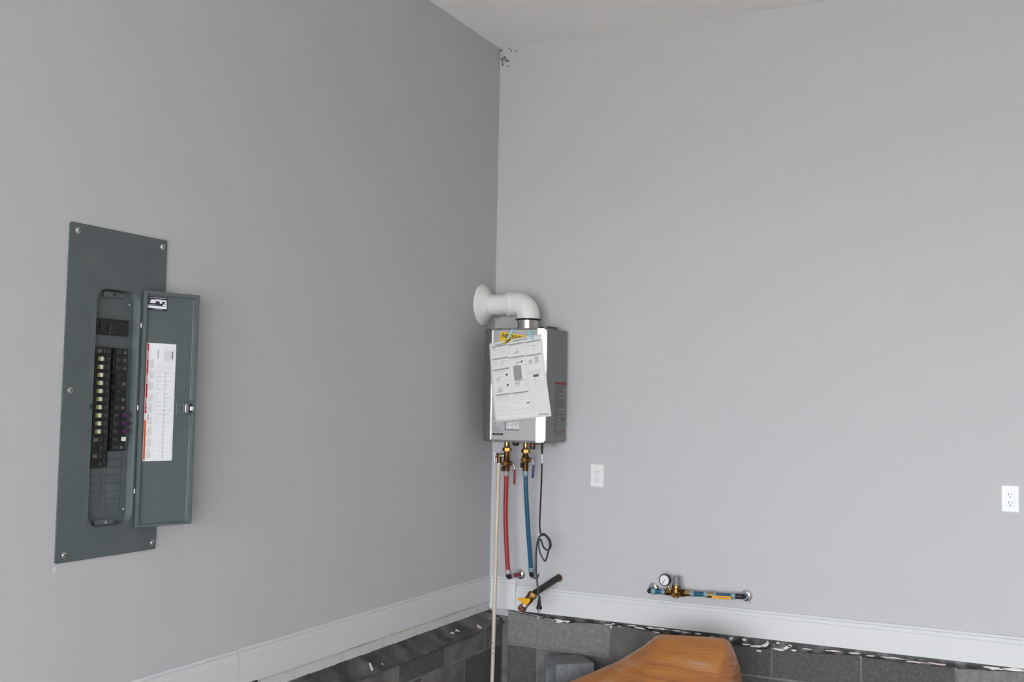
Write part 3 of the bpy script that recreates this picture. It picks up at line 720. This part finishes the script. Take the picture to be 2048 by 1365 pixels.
# small drawings: brackets, fittings, elbows
rect(m, P1, .475, .57, .165, .185, 2); rect(m, P1, .50, .55, .148, .166, 2); 
for i in range(10):
    w = math.pi*i/9; w2 = math.pi*(i+1)/9
    if i < 9: m.add([P1(.523+.018*math.cos(w), .146-.03*math.sin(w)), P1(.523+.018*math.cos(w2), .146-.03*math.sin(w2)), P1(.523+.014*math.cos(w2), .146-.026*math.sin(w2)), P1(.523+.014*math.cos(w), .146-.026*math.sin(w))], [(0,1,2,3)])
rect(m, P1, .715, .88, .118, .126, 3); rect(m, P1, .83, .95, .128, .133, 2); rect(m, P1, .835, .85, .125, .185)
rect(m, P1, .20, .34, .247, .254, 3); rect(m, P1, .215, .235, .262, .305); rect(m, P1, .255, .268, .254, .305); rect(m, P1, .205, .225, .285, .312)
rect(m, P1, .10, .175, .465, .480); rect(m, P1, .125, .155, .445, .466); rect(m, P1, .10, .205, .600, .640); rect(m, P1, .125, .16, .572, .600)
for b in (.44, .57): rect(m, P1, .155, .29, b, b+.006, 3)
rect(m, P1, .725, .79, .29, .345); rect(m, P1, .83, .90, .26, .345)
rect(m, P1, .72, .76, .535, .540); rect(m, P1, .82, .88, .545, .549); rect(m, P1, .79, .82, .527, .548)
rect(m, P1, .03, .145, .974, .983, 3)
m.build('illustration', 'print_light', sheet, fix=False, smooth=False)['kind'] = 'stuff'
m = MB()
rect(m, P1, .432, .578, .338, .518, 4); m.build('illustration', 'print_grey', sheet, fix=False, smooth=False)['kind'] = 'stuff'
m = MB()
rect(m, P1, .478, .500, .315, .338); rect(m, P1, .495, .60, .298, .307, 3)
for a, b0, b1 in ((.455, .520, .60), (.480, .520, .565), (.500, .520, .60), (.520, .520, .57)): rect(m, P1, a, a+.009, b0, b1)
rect(m, P1, .445, .475, .548, .565); rect(m, P1, .525, .655, .522, .528, 3); rect(m, P1, .63, .645, .565, .59)
for a, b in ((.62, .34), (.60, .42)): rect(m, P1, a, a+.04, b, b+.002)
rect(m, P1, .653, .656, .34, .45)
m.build('illustration', 'print_grey', sheet, fix=False, smooth=False)['kind'] = 'stuff'
m = MB()
m.add([P1(.580, .285), P1(.622, .283), P1(.600, .312), P1(.585, .312)], [(0,1,2,3)])
m.add([P1(.282, .418), P1(.325, .415), P1(.318, .443), P1(.285, .448)], [(0,1,2,3)]); m.add([P1(.284, .546), P1(.325, .543), P1(.318, .572), P1(.286, .576)], [(0,1,2,3)])
rect(m, P1, .12, .40, .031, .039, 5); rect(m, P1, .47, .73, .021, .027, 4); rect(m, P1, .775, .875, .478, .508, 2); rect(m, P1, .605, .655, .800, .815)
rect(m, P1, .09, .108, .072, .088)
m.build('illustration', 'print_dark', sheet, fix=False, smooth=False)['kind'] = 'stuff'
for tx, a_, b_, w_, h_, bo_ in (('Rinnai', .795, .974, .165, -.025, .012), ('A SUCCESSFUL INSTALLATION', .42, .040, .42, -.011, .008)):
    m = MB(); put_text(m, tx, P1, a_, b_, w_, h_, 0, bo_)
    m.build('lettering', 'print_dark', sheet, fix=False, smooth=False)
for (xa, za), (xb, zb), w in (((.253, 1.976), (.231, 1.928), .0105), ((.345, 1.968), (.371, 1.921), .0130)):
    d = V((xb-xa, 0, zb-za)).normalized(); nrm = V((-d.z, 0, d.x))*w
    m = MB()
    m.grid(lambda u, v: V((xa+(xb-xa)*u, 0, za+(zb-za)*u))+nrm*(v-.5)+V((0, -.2980-.0065*min(1, u*1.6), 0)), 8, 1)
    m.build('tape', 'tape_teal', sh, fix=False, label='pale teal tape strip')
m = MB(); m.add([(.206, -.3040, 1.9060), (.214, -.3055, 1.9020), (.246, -.3060, 1.9200), (.246, -.3050, 1.9260), (.225, -.3040, 1.9230)], [(0,1,2,3,4)])
m.prism([(.206, -.3030, 1.9060), (.214, -.3045, 1.9020), (.246, -.3050, 1.9200), (.246, -.3040, 1.9260), (.225, -.3030, 1.9230)], (0, -.001, 0)).build('curled_corner', 'sticker_yellow', sh, smooth=False, label='curled yellow sticker flap')

# ------------------------------------------------------------------ service valves below the heater
def hexprof(m, o, ax, r, t0, t1): m.lathe(o, ax, [(r*.93, t0), (r, t0+.001), (r, t1-.001), (r*.93, t1)], 6, .3)
def service_valve(name, label, x, y, ztop, znut, zx, zbot, hmat, hpts):
    t = thing(name, label, 'valve', (x, y, zbot), 'service valves under the heater')
    MB().lathe((x, y, ztop), (0,0,-1), [(.0125, 0), (.0125, .006), (.0150, .008), (.0150, ztop-znut-.006), (.0175, ztop-znut)], 20).build('nipple', 'brass_bright', t)
    m = MB(); hexprof(m, (x, y, znut), (0,0,-1), .0235, 0, .019); m.build('union_nut', 'brass', t, smooth=False)
    MB().lathe((x, y, znut-.017), (0,0,-1), [(.0140, 0), (.0140, znut-.017-zx-.024), (.0165, znut-.017-zx-.020), (.0190, znut-.017-zx-.008), (.0190, znut-.017-zx+.010), (.0160, znut-.017-zx+.018), (.0145, znut-.017-zbot)], 20).build('valve_body', 'bronze', t)
    d = V((.10, -.99, 0)).normalized()
    dp = MB().lathe((x, y, zx), d, [(.0125, 0), (.0125, .026), (.0138, .027), (.0138, .036), (.0105, .038), (.0095, .034)], 20).build('drain_port', 'brass', t)
    MB().lathe((x, y, zx), d, [(.0085, .030), (.0080, .0365), (.003, .0375)], 14).build('port_plug', 'bronze', dp)
    MB().obox((x-.014, y-.020, zx-.028), (1,0,0), (0,1,0), (0,0,1), .0055, .0055, .013).build('cap_strap', 'black_plastic', t, bevel=.003)
    MB().lathe((x, y, zx), (1,0,0), [(.0115, .012), (.0115, .028), (.0075, .029), (.0075, .036)], 16).build('stem', 'brass', t)
    hd = MB().tube(hpts[:2]+[hpts[2]], .0022, 8).build('lever', 'galvanised', t)
    MB().lathe(hpts[1], (V(hpts[2])-V(hpts[1])), [(.0030, 0), (.0052, .004), (.0056, .03), (.0056, (V(hpts[2])-V(hpts[1])).length-.004), (.003, (V(hpts[2])-V(hpts[1])).length)], 12).build('grip', hmat, hd)
    MB().lathe((x+.034, y, zx), (1,0,0), [(.0115, 0), (.0115, .002)], 16).build('stem_washer', 'galvanised', t)
    return t
service_valve('service_valve', 'brass service valve with red lever on the hot pipe under the heater', .159, -.145, 1.4130, 1.381, 1.300, 1.2605, 'handle_red', [(.196, -.145, 1.302), (.2065, -.148, 1.272), (.2055, -.148, 1.195)])
service_valve('service_valve', 'brass service valve with dark blue lever on the cold pipe under the heater', .2655, -.145, 1.4130, 1.376, 1.3235, 1.2655, 'handle_blue', [(.3015, -.145, 1.326), (.3125, -.148, 1.300), (.3085, -.148, 1.232)])

rv = thing('relief_valve', 'brass pressure relief valve with silver lever disc beside the red-lever valve', 'valve', (.115, -.145, 1.29))
MB().lathe((.147, -.145, 1.338), (-1,0,0), [(.0115, 0), (.0125, .003), (.0125, .014), (.0100, .016), (.0100, .03)], 18).build('coupling', 'galvanised', rv)
MB().lathe((.1165, -.145, 1.351), (0,0,-1), [(.006, 0), (.0115, .002), (.0125, .02), (.0105, .03), (.0125, .038), (.0125, .052)], 20).build('valve_body', 'bronze', rv)
MB().lathe((.1165, -.145, 1.300), (0,0,-1), [(.0128, 0), (.0128, .008)], 18).build('outlet_ring', 'galvanised', rv)
MB().lathe((.107, -.145, 1.338), (-1,0,0), [(.0090, 0), (.0125, .002), (.0135, .008), (.0110, .012), (.003, .014)], 20).build('lever_disc', 'galvanised', rv)
MB().tube([(.094, -.147, 1.352), (.089, -.15, 1.340), (.091, -.152, 1.318), (.0945, -.152, 1.306)], .0024, 8).build('lever', 'galvanised', rv)

# ------------------------------------------------------------------ pipes from the heater
dp = thing('drain_pipe', 'thin cream plastic drain pipe running down the corner', 'pipe', (.12, -.187, FLOOR_Z))
a0, a1 = V((.1135, -.145, 1.296)), V((.1195, -.187, FLOOR_Z))
dd = (a1-a0).normalized()
MB().tube([a0+dd*.02, a1], .0098, 18).build('pipe', 'cpvc_cream', dp)
MB().lathe(a0, dd, [(.0112, 0), (.0122, .002), (.0122, .022), (.0116, .024)], 20).build('adapter', 'cpvc_cream', dp)
for t, w in ((.90, .35), (.925, .9), (.952, .7)):
    c = a0+dd*t; q = V((math.cos(w-1.9), math.sin(w-1.9), 0))
    MB().obox(c+q*.0096, dd, q.cross(dd), q, .0045, .0022, .0005).build('scuff', 'print_dark', dp, smooth=False)

def elbow_path(p, c, q, r=.012, n=6):
    """rounded corner from p over c to q"""
    p, c, q = V(p), V(c), V(q); d0 = (p-c).normalized(); d1 = (q-c).normalized()
    s, e = c+d0*r, c+d1*r
    out = [p]
    for i in range(n+1):
        t = i/n; out.append(s*(1-t)**2+c*2*t*(1-t)+e*t*t)
    return out+[q]
def escutcheon(label, x, z, r=.028):
    o = MB().lathe((x, -.0002, z), (0,-1,0), [(r, 0), (r, .0015), (r*.93, .0045), (r*.78, .009), (r*.58, .012), (r*.47, .0128), (r*.44, .011)], 36).build('wall_escutcheon', 'chrome', org=(x, 0, z), ang=60)
    return tag(o, label, 'escutcheon', 'chrome wall escutcheons')
hp = thing('water_pipe', 'red plastic water pipe hanging below the heater', 'pipe', (.178, -.145, .72))
pts = [(.159, -.145, 1.259), (.1585, -.1455, 1.20), (.1575, -.146, 1.10), (.160, -.146, 1.0), (.166, -.1455, .90), (.172, -.145, .82), (.1785, -.145, .752)]
MB().tube(pts, .0112, 18).build('pipe', 'pex_red', hp)
MB().lathe((.159, -.145, 1.260), (0,0,-1), [(.0142, 0), (.0150, .003), (.0150, .022), (.0140, .024)], 20).build('crimp_ring', 'pex_red_ring', hp)
MB().lathe((.1778, -.145, .764), (.06,0,-1), [(.0138, 0), (.0146, .002), (.0146, .021), (.0135, .022)], 20).build('crimp_ring', 'pex_red_ring', hp)
MB().tube(elbow_path((.179, -.145, .745), (.180, -.145, .7255), (.180, -.118, .7255), .014), .0118, 18).build('elbow', 'black_plastic', hp)
MB().lathe((.180, -.124, .7255), (0,1,0), [(.0138, 0), (.0146, .002), (.0146, .020), (.0135, .022)], 20).build('crimp_ring', 'pex_red_ring', hp)
MB().tube([(.180, -.103, .7255), (.180, -.009, .7215)], .0112, 18).build('stub', 'pex_red', hp)
cp = thing('water_pipe', 'blue plastic water pipe hanging below the heater', 'pipe', (.266, -.055, .72))
pts = [(.2665, -.145, 1.264), (.2665, -.137, 1.18), (.2660, -.118, 1.07), (.2655, -.096, .95), (.2660, -.075, .85), (.2665, -.058, .762)]
MB().tube(pts, .0112, 18).build('pipe', 'pex_blue', cp)
MB().lathe((.2665, -.145, 1.265), (0,0,-1), [(.0142, 0), (.0150, .003), (.0150, .024), (.0140, .026)], 20).build('crimp_ring', 'pex_blue_ring', cp)
MB().lathe((.2665, -.0605, .772), (0,.3,-1), [(.0138, 0), (.0146, .002), (.0146, .021), (.0135, .022)], 20).build('crimp_ring', 'pex_blue_ring', cp)
MB().tube(elbow_path((.266, -.055, .752), (.265, -.050, .729), (.264, -.026, .728), .014), .0118, 18).build('elbow', 'black_plastic', cp)
MB().lathe((.264, -.038, .728), (0,1,0), [(.0135, 0), (.0148, .002), (.0148, .022), (.0135, .024)], 20).build('crimp_ring', 'pex_blue_ring', cp)
escutcheon('chrome wall escutcheon behind the red pipe elbow', .180, .7200)
escutcheon('chrome wall escutcheon behind the blue pipe elbow under the heater', .263, .7275)

# ------------------------------------------------------------------ power cord
co = thing('power_cord', 'black power cord with a loose loop and plug hanging under the heater', 'cord', (.39, -.22, .60))
raw = [(.366, -.165, 1.4120), (.388, -.215, 1.385), (.391, -.22, 1.360), (.390, -.22, 1.232), (.387, -.22, 1.109), (.3845, -.22, 1.011), (.3925, -.221, .967), (.415, -.223, .966), (.442, -.226, .942), (.451, -.228, .913), (.436, -.228, .892),
       (.411, -.228, .903), (.397, -.230, .940), (.3865, -.232, .925), (.395, -.233, .877), (.423, -.233, .838), (.438, -.232, .880), (.4455, -.231, .928), (.420, -.232, .962), (.390, -.234, .952), (.3755, -.232, .90), (.372, -.226, .814), (.376, -.223, .741), (.385, -.221, .681), (.390, -.22, .648)]
def catmull(p, n=8):
    p = [V(q) for q in p]; p = [p[0]*2-p[1]]+p+[p[-1]*2-p[-2]]; out = []
    for i in range(1, len(p)-2):
        for k in range(n):
            t = k/n; a, b, c, d = p[i-1:i+3]
            out.append(.5*((2*b)+(c-a)*t+(2*a-5*b+4*c-d)*t*t+(3*b-a-3*c+d)*t*t*t))
    return out+[p[-2]]
MB().tube(catmull(raw), .0043, 8).build('cord', 'cord_black', co)
MB().lathe((.3912, -.22, 1.357), (-.002,0,-1), [(.0045, 0), (.0045, .044)], 12).build('tag', 'label_white', co)
MB().lathe((.3885, -.2175, 1.398), (0,0,-1), [(.0075, 0), (.0065, .020), (.004, .032)], 12).build('strain_relief', 'black_plastic', co)
pg = MB().lathe((.390, -.22, .662), (.0,0,-1), [(.0040, 0), (.0060, .002), (.0064, .022), (.0085, .024), (.0085, .030), (.0075, .032), (.0110, .048), (.0145, .052), (.0145, .062), (.012, .064)], 18).build('plug', 'black_plastic', co)
for dx in (-.0062, .0062):
    MB().box(.390+dx-.0009, .390+dx+.0009, -.2232, -.2168, .582, .600).build('prong', 'nickel', pg, smooth=False)
MB().lathe((.390, -.2275, .600), (0,0,-1), [(.0024, 0), (.0024, .020), (.0012, .022)], 8).build('prong', 'nickel', pg)

# ------------------------------------------------------------------ gas pipe with shut-off valve
gp = thing('gas_pipe', 'black iron gas pipe with yellow handled valve sticking out of the wall', 'pipe', (.397, 0, .72))
A, B, C_ = V((.3985, -.030, .7215)), V((.341, -.193, .661)), V((.292, -.240, .577))
pts = elbow_path((.3985, .012, .7215), (.3985, -.038, .7215), A+(B-A)*.5, .026)[:-1]+[A+(B-A)*.5]+[A+(B-A)*.78, B]
MB().tube(pts, .0160, 20).build('pipe', 'iron_pipe', gp)
MB().lathe((.3985, -.0003, .7215), (0,-1,0), [(.0200, 0), (.0195, .004), (.0165, .006)], 20).build('wall_hole_edge', 'rust', gp)
g = (C_-B).normalized()
m = MB(); hexprof(m, B-g*.006, g, .0240, 0, .020); vb = m.build('valve', 'brass', gp, smooth=False, label='brass shut-off valve')
MB().lathe(B, g, [(.0190, .012), (.0215, .018), (.0215, .032), (.0185, .044), (.0175, .058)], 20).build('valve_body', 'brass', vb)
hc = B+g*.028
nrm = V((-.1, -.95, .22)).normalized()
MB().lathe(hc, nrm, [(.0085, .015), (.0085, .032), (.006, .034)], 14).build('stem', 'brass', vb)
hpoly = [(.290, .649), (.293, .640), (.311, .634), (.316, .623), (.346, .621), (.359, .641), (.354, .653), (.327, .653)]
MB().prism([(a_, -.255, b_) for a_, b_ in hpoly], (0, -.009, 0)).build('valve_handle', 'handle_yellow', vb, bevel=.003)
MB().lathe(B, g, [(.0165, .056), (.0185, .058), (.0185, .074), (.017, .076)], 20).build('nipple', 'galvanised', gp)
MB().lathe(B, g, [(.0190, .074), (.0205, .077), (.0205, .094), (.0180, .100), (.010, .102)], 20).build('end_cap', 'rust', gp, label='rusty end cap')

# ------------------------------------------------------------------ pressure regulator run on the right wall
rg = thing('pressure_regulator', 'brass pressure regulator with gauge on blue pipes along the right wall', 'regulator', (1.036, -.06, .71))
def zz(x): return .7105+(.7275-.7105)*(x-.898)/(1.345-.898)
Q = lambda x: V((x, -.06, zz(x)))
ax = (Q(1.3)-Q(.9)).normalized()
def seg(x0, x1, r, name, mt, n=20, soft=True):
    L = (Q(x1)-Q(x0)).length
    prof = [(r*.92, 0), (r, .0015), (r, L-.0015), (r*.92, L)] if soft else [(r, 0), (r, L)]
    return MB().lathe(Q(x0), ax, prof, n).build(name, mt, rg, smooth=n > 8)
MB().tube(elbow_path((.903, -.024, .714), (.899, -.060, zz(.899)), Q(.922), .012), .0122, 18).build('elbow', 'black_plastic', rg)
MB().lathe((.903, -.012, .714), (0,-1,0), [(.0150, 0), (.0150, .024)], 20).build('crimp_ring', 'pex_blue_ring', rg)
MB().tube(elbow_path(Q(1.323), (1.354, -.060, zz(1.345)), (1.359, -.024, .725), .012), .0122, 18).build('elbow', 'black_plastic', rg)
MB().lathe((1.360, -.012, .7245), (0,-1,0), [(.0150, 0), (.0150, .022)], 20).build('crimp_ring', 'pex_blue_ring', rg)
seg(.914, .936, .0152, 'crimp_ring', 'pex_blue_ring'); seg(.934, .966, .0112, 'pipe', 'pex_blue', soft=False); seg(.964, .983, .0152, 'crimp_ring', 'pex_blue_ring')
seg(.983, .992, .0135, 'collar', 'bronze'); seg(.990, 1.016, .0165, 'end_nut', 'brass', 8)
seg(1.012, 1.062, .0125, 'body_bar', 'bronze')
seg(1.058, 1.082, .0190, 'end_nut', 'bronze', 6); seg(1.078, 1.104, .0150, 'union', 'brass_bright', 8); seg(1.104, 1.112, .0140, 'collar', 'nickel')
seg(1.110, 1.128, .0152, 'crimp_ring', 'pex_blue_ring'); seg(1.126, 1.176, .0112, 'pipe', 'pex_blue', soft=False); seg(1.174, 1.193, .0152, 'crimp_ring', 'pex_blue_ring')
bv = seg(1.192, 1.220, .0155, 'ball_valve', 'brass_bright', 14); seg(1.218, 1.234, .0140, 'crimp_ring', 'pex_blue_ring')
seg(1.232, 1.306, .0112, 'pipe', 'pex_blue', soft=False); seg(1.304, 1.325, .0152, 'crimp_ring', 'pex_blue_ring')
MB().lathe((1.226, -.073, .7155), (0,-1,0), [(.0100, 0), (.0100, .010), (.0070, .011), (.0070, .018)], 14).build('stem', 'galvanised', bv)
hv = MB().prism([(a, -.088, b) for a, b in [(1.218, .7225), (1.234, .7235), (1.243, .7265), (1.306, .7300), (1.311, .7225), (1.306, .7140), (1.243, .7105), (1.234, .7125), (1.218, .7120)]], (0, -.004, 0)).build('lever_handle', 'handle_yellow', bv, bevel=.002)
m = MB(); fh = lambda a, b: (a, -.0926, b)
for q_ in range(9): rect(m, fh, 1.252+.0055*q_, 1.2552+.0055*q_, .7165+.0004*q_+random.uniform(0, .002), .7195+.0004*q_+random.uniform(0, .002))
m.build('lettering', 'print_dark', hv, fix=False, smooth=False)
XB = 1.0365; tl = V((.05, 0, 1)).normalized()
MB().lathe((XB-.002, -.06, .691), tl, [(.010, 0), (.0165, .004), (.0165, .014), (.0195, .018), (.0205, .032), (.0175, .038), (.0175, .044), (.0205, .047), (.0210, .058), (.0190, .062)], 26).build('regulator_body', 'brass', rg)
MB().lathe((XB-.005, -.060, .7100), (0,-1,0), [(.0125, 0), (.0125, .024), (.010, .026)], 18).build('strainer_plug', 'bronze', rg)
MB().lathe((XB+.0005, -.06, .752), tl, [(.0195, 0), (.0195, .006), (.0172, .010), (.0168, .034), (.0140, .041), (.004, .043)], 8).build('bonnet_cap', 'cap_grey', rg, ang=50)
gd = V((-.06, -1, .04)).normalized(); gc = V((.984, -.062, .7725))
MB().tube([(1.014, -.062, .718), (1.002, -.064, .737), (.994, -.066, .752)], [.0058, .0058, .0065], 12).build('gauge_stem', 'brass_bright', rg)
ga = MB().lathe(gc, gd, [(.0240, -.006), (.0275, -.004), (.0285, .004), (.0285, .016), (.0270, .019), (.0240, .019), (.0235, .0165)], 36).build('gauge', 'black_plastic', rg, label='round black rimmed pressure gauge')
MB().lathe(gc, gd, [(.0236, .014), (.0236, .0168)], 36).build('dial', 'gauge_face', ga)
gu = V((0,0,1))-gd*gd.z; gu.normalize(); gr = gu.cross(gd)
if gr.x < 0: gr = -gr
def G(a, b, k=.0174): q = gc+gr*a+gu*b+gd*k; return q
m = MB(); m.add([G(-.0105, -.0155), G(-.0065, -.0170), G(.0105, .0165)], [(0,1,2)]); m.build('needle', 'print_black', ga, fix=False, smooth=False)
m = MB()
for i in range(21):
    w = math.radians(225-13.5*i); a, b = math.cos(w), math.sin(w); k = .018 if i % 5 else .0165
    m.add([G(a*k-b*.0004, b*k+a*.0004), G(a*k+b*.0004, b*k-a*.0004), G(a*.0205+b*.0004, b*.0205-a*.0004), G(a*.0205-b*.0004, b*.0205+a*.0004)], [(0,1,2,3)])
m.build('dial_marks', 'print_grey', ga, fix=False, smooth=False)
escutcheon('chrome wall escutcheon at the gauge end of the regulator run', .905, .7150, .030)
escutcheon('chrome wall escutcheon at the yellow lever end of the regulator run', 1.361, .7240, .030)
tag(MB().lathe((1.378, -.0001, .693), (0,-1,0), [(.003, 0), (.002, .0015)], 8).build('wall_nick', 'print_dark', org=(1.378, 0, .693)), 'tiny dark nick in wall below the chrome plate beside yellow lever', 'nick')

# ------------------------------------------------------------------ wall outlets
def outlet(x, z, label):
    t = thing('wall_outlet', label, 'outlet', (x, 0, z), 'duplex outlets on the right wall')
    pl_ = rrect(x-.035, x+.035, z-.0572, z+.0572, .003, 3); pin = rrect(x-.0310, x+.0310, z-.0532, z+.0532, .003, 3)
    hole = rrect(x-.0167, x+.0167, z-.0334, z+.0334, .002, 2)
    m = MB(); n = len(pl_)
    m.add([(a, 0, b) for a, b in pl_]+[(a, -.0035, b) for a, b in pl_]+[(a, -.0062, b) for a, b in pin], [(j, (j+1)%n, n+(j+1)%n, n+j) for j in range(n)]+[(n+j, n+(j+1)%n, 2*n+(j+1)%n, 2*n+j) for j in range(n)])
    m.ringplate([(a, -.0061, b) for a, b in pin], [(a, -.0061, b) for a, b in hole], (0, -.0004, 0))
    m.build('cover_plate', 'outlet_white', t, smooth=False)
    rc = MB().prism([(a, -.001, b) for a, b in rrect(x-.0160, x+.0160, z-.0327, z+.0327, .002, 2)], (0, -.0058, 0)).build('receptacle', 'outlet_white', t, smooth=False)
    for dz in (.0195, -.0155):
        for dx in (-.0063, .0063): MB().box(x+dx-.0012, x+dx+.0012, -.0070, -.0050, z+dz-.0042, z+dz+.0042).build('slot', 'outlet_slot', rc, smooth=False)
        MB().lathe((x, -.0050, z+dz-.0120), (0,-1,0), [(.0026, 0), (.0026, .0020)], 10).build('ground_hole', 'outlet_slot', rc, smooth=False)
outlet(.5999, 1.2508, 'white wall outlet on the right wall beside the water heater pipes')
outlet(2.4888, 1.2411, 'white wall outlet at the far right edge of the right wall')

# ------------------------------------------------------------------ cobweb with dirt in the ceiling corner
m = MB()
for x, y, z, s in ((.006, -.006, 3.521, .006), (.023, -.003, 3.480, .004), (.032, -.003, 3.468, .005), (.036, -.003, 3.462, .006), (.014, -.004, 3.470, .005), (.012, -.004, 3.462, .004), (.050, -.003, 3.455, .005),
                   (.014, -.003, 3.443, .004), (.016, -.003, 3.436, .003), (.030, -.003, 3.482, .003), (.055, -.004, 3.523, .003), (.065, -.003, 3.512, .003), (.095, -.003, 3.505, .003), (.045, -.003, 3.43, .003)):
    for _ in range(4):
        c = V((x+random.uniform(-s, s), y, z+random.uniform(-s, s))); d = V((random.uniform(-1, 1), random.uniform(-.2, .2), random.uniform(-1, 1))).normalized()
        m.tube([c-d*s, c+d*s*.5+V((s*.3, 0, s*.2)), c+d*s*1.4], [.0006, .0018, .0005], 5)
pts = [(.002, -.03, 3.47), (.012, -.012, 3.47), (.032, -.004, 3.466)]
m.tube(pts, .0006, 4); m.tube([(.006, -.004, 3.52), (.02, -.010, 3.49), (.036, -.003, 3.46), (.05, -.003, 3.45)], .0006, 4); m.tube([(.012, -.004, 3.44), (.024, -.008, 3.455), (.05, -.003, 3.457)], .0006, 4)
tag(m.build('cobweb', 'web_dirt', org=(.03, 0, 3.47)), 'small dirty cobweb in the top corner by the ceiling', 'cobweb')

# ------------------------------------------------------------------ loose concrete block on end
LB = V((.515, -.280, FLOOR_Z)); e1 = V((-.128, .140, 0)).normalized(); e2 = V((.140, .128, 0)).normalized(); HB = .397; WB = .194
def BP(a, b, z): return LB+e1*a+e2*b+V((0, 0, z))
# core face looks towards -e2 (left of the photo): two cores run through along e2
def core(z0, z1): return [(a, z) for a, z in rrect(.034, WB-.034, z0, z1, .03, 5)]
m = MB()
outer = [(0, 0), (WB, 0), (WB, HB), (0, HB)]
o3 = [BP(a, 0, z) for a, z in outer]; c1 = [BP(a, 0, z) for a, z in core(.035, .182)]; c2 = [BP(a, 0, z) for a, z in core(.215, .358)]
tris = tessellate_polygon([o3, c1, c2]); allp = o3+c1+c2; n = len(allp)
m.add(allp+[q+e2*WB for q in allp], [tuple(t) for t in tris]+[tuple(i+n for i in reversed(t)) for t in tris])
for base, ln in ((0, 4), (4, len(c1)), (4+len(c1), len(c2))):
    m.f += [(base+i, base+(i+1)%ln, n+base+(i+1)%ln, n+base+i) for i in range(ln)]
lbk = m.build('concrete_block', 'block_loose', org=LB, bevel=.006, seg=3, smooth=False)
tag(lbk, 'loose grey concrete block standing on end in front of the block wall', 'concrete block')

# ------------------------------------------------------------------ orange plastic-wrapped bulk in the foreground
TOP = [(.42, .20), (.50, .25), (.578, .296), (.666, .344), (.78, .402), (.899, .463), (.972, .513), (1.033, .555), (1.075, .592), (1.106, .609), (1.25, .618), (1.385, .6245), (1.402, .616), (1.424, .575), (1.444, .520), (1.455, .43), (1.460, .30), (1.460, .12), (1.460, FLOOR_Z+.02)]
YC = -.50
def top_at(i, n):
    t = i/n*(len(TOP)-1); k = min(int(t), len(TOP)-2); f = t-k
    return TOP[k][0]+(TOP[k+1][0]-TOP[k][0])*f, TOP[k][1]+(TOP[k+1][1]-TOP[k][1])*f
NU, NV = 90, 40
def og(u, v):
    x, zt = top_at(round(u*NU), NU)
    # section: up the back, over a narrow crest, then a long slope towards the camera
    k = max(0, min(1, (x-.42)/.5))
    sec = [(.13, FLOOR_Z), (.11, zt*.5), (.075, zt-.055), (.035, zt-.012), (0, zt), (-.035, zt-.012), (-.08, zt-.05), (-.17, zt-.13-.03*k), (-.30, zt*.72-.08), (-.40, zt*.35), (-.42, FLOOR_Z)]
    t = v*(len(sec)-1); i = min(int(t), len(sec)-2); f = t-i
    y = YC+sec[i][0]+(sec[i+1][0]-sec[i][0])*f; z = sec[i][1]+(sec[i+1][1]-sec[i][1])*f
    # pulled folds in the film, fanning from the upper right
    fold = .0035*math.sin(34*(z+.35*x)+3*math.sin(5*x))*max(0, min(1, (v-.35)*4))
    return (x, y-fold, max(z, FLOOR_Z))
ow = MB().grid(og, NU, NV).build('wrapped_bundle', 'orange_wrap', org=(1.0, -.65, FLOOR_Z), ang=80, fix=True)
sm_ = ow.modifiers.new('soft', 'SMOOTH'); sm_.factor = .5; sm_.iterations = 2
tag(ow, 'bulky orange item wrapped in clear plastic at the bottom of the photo', 'wrapped item')

bpy.context.view_layer.update()
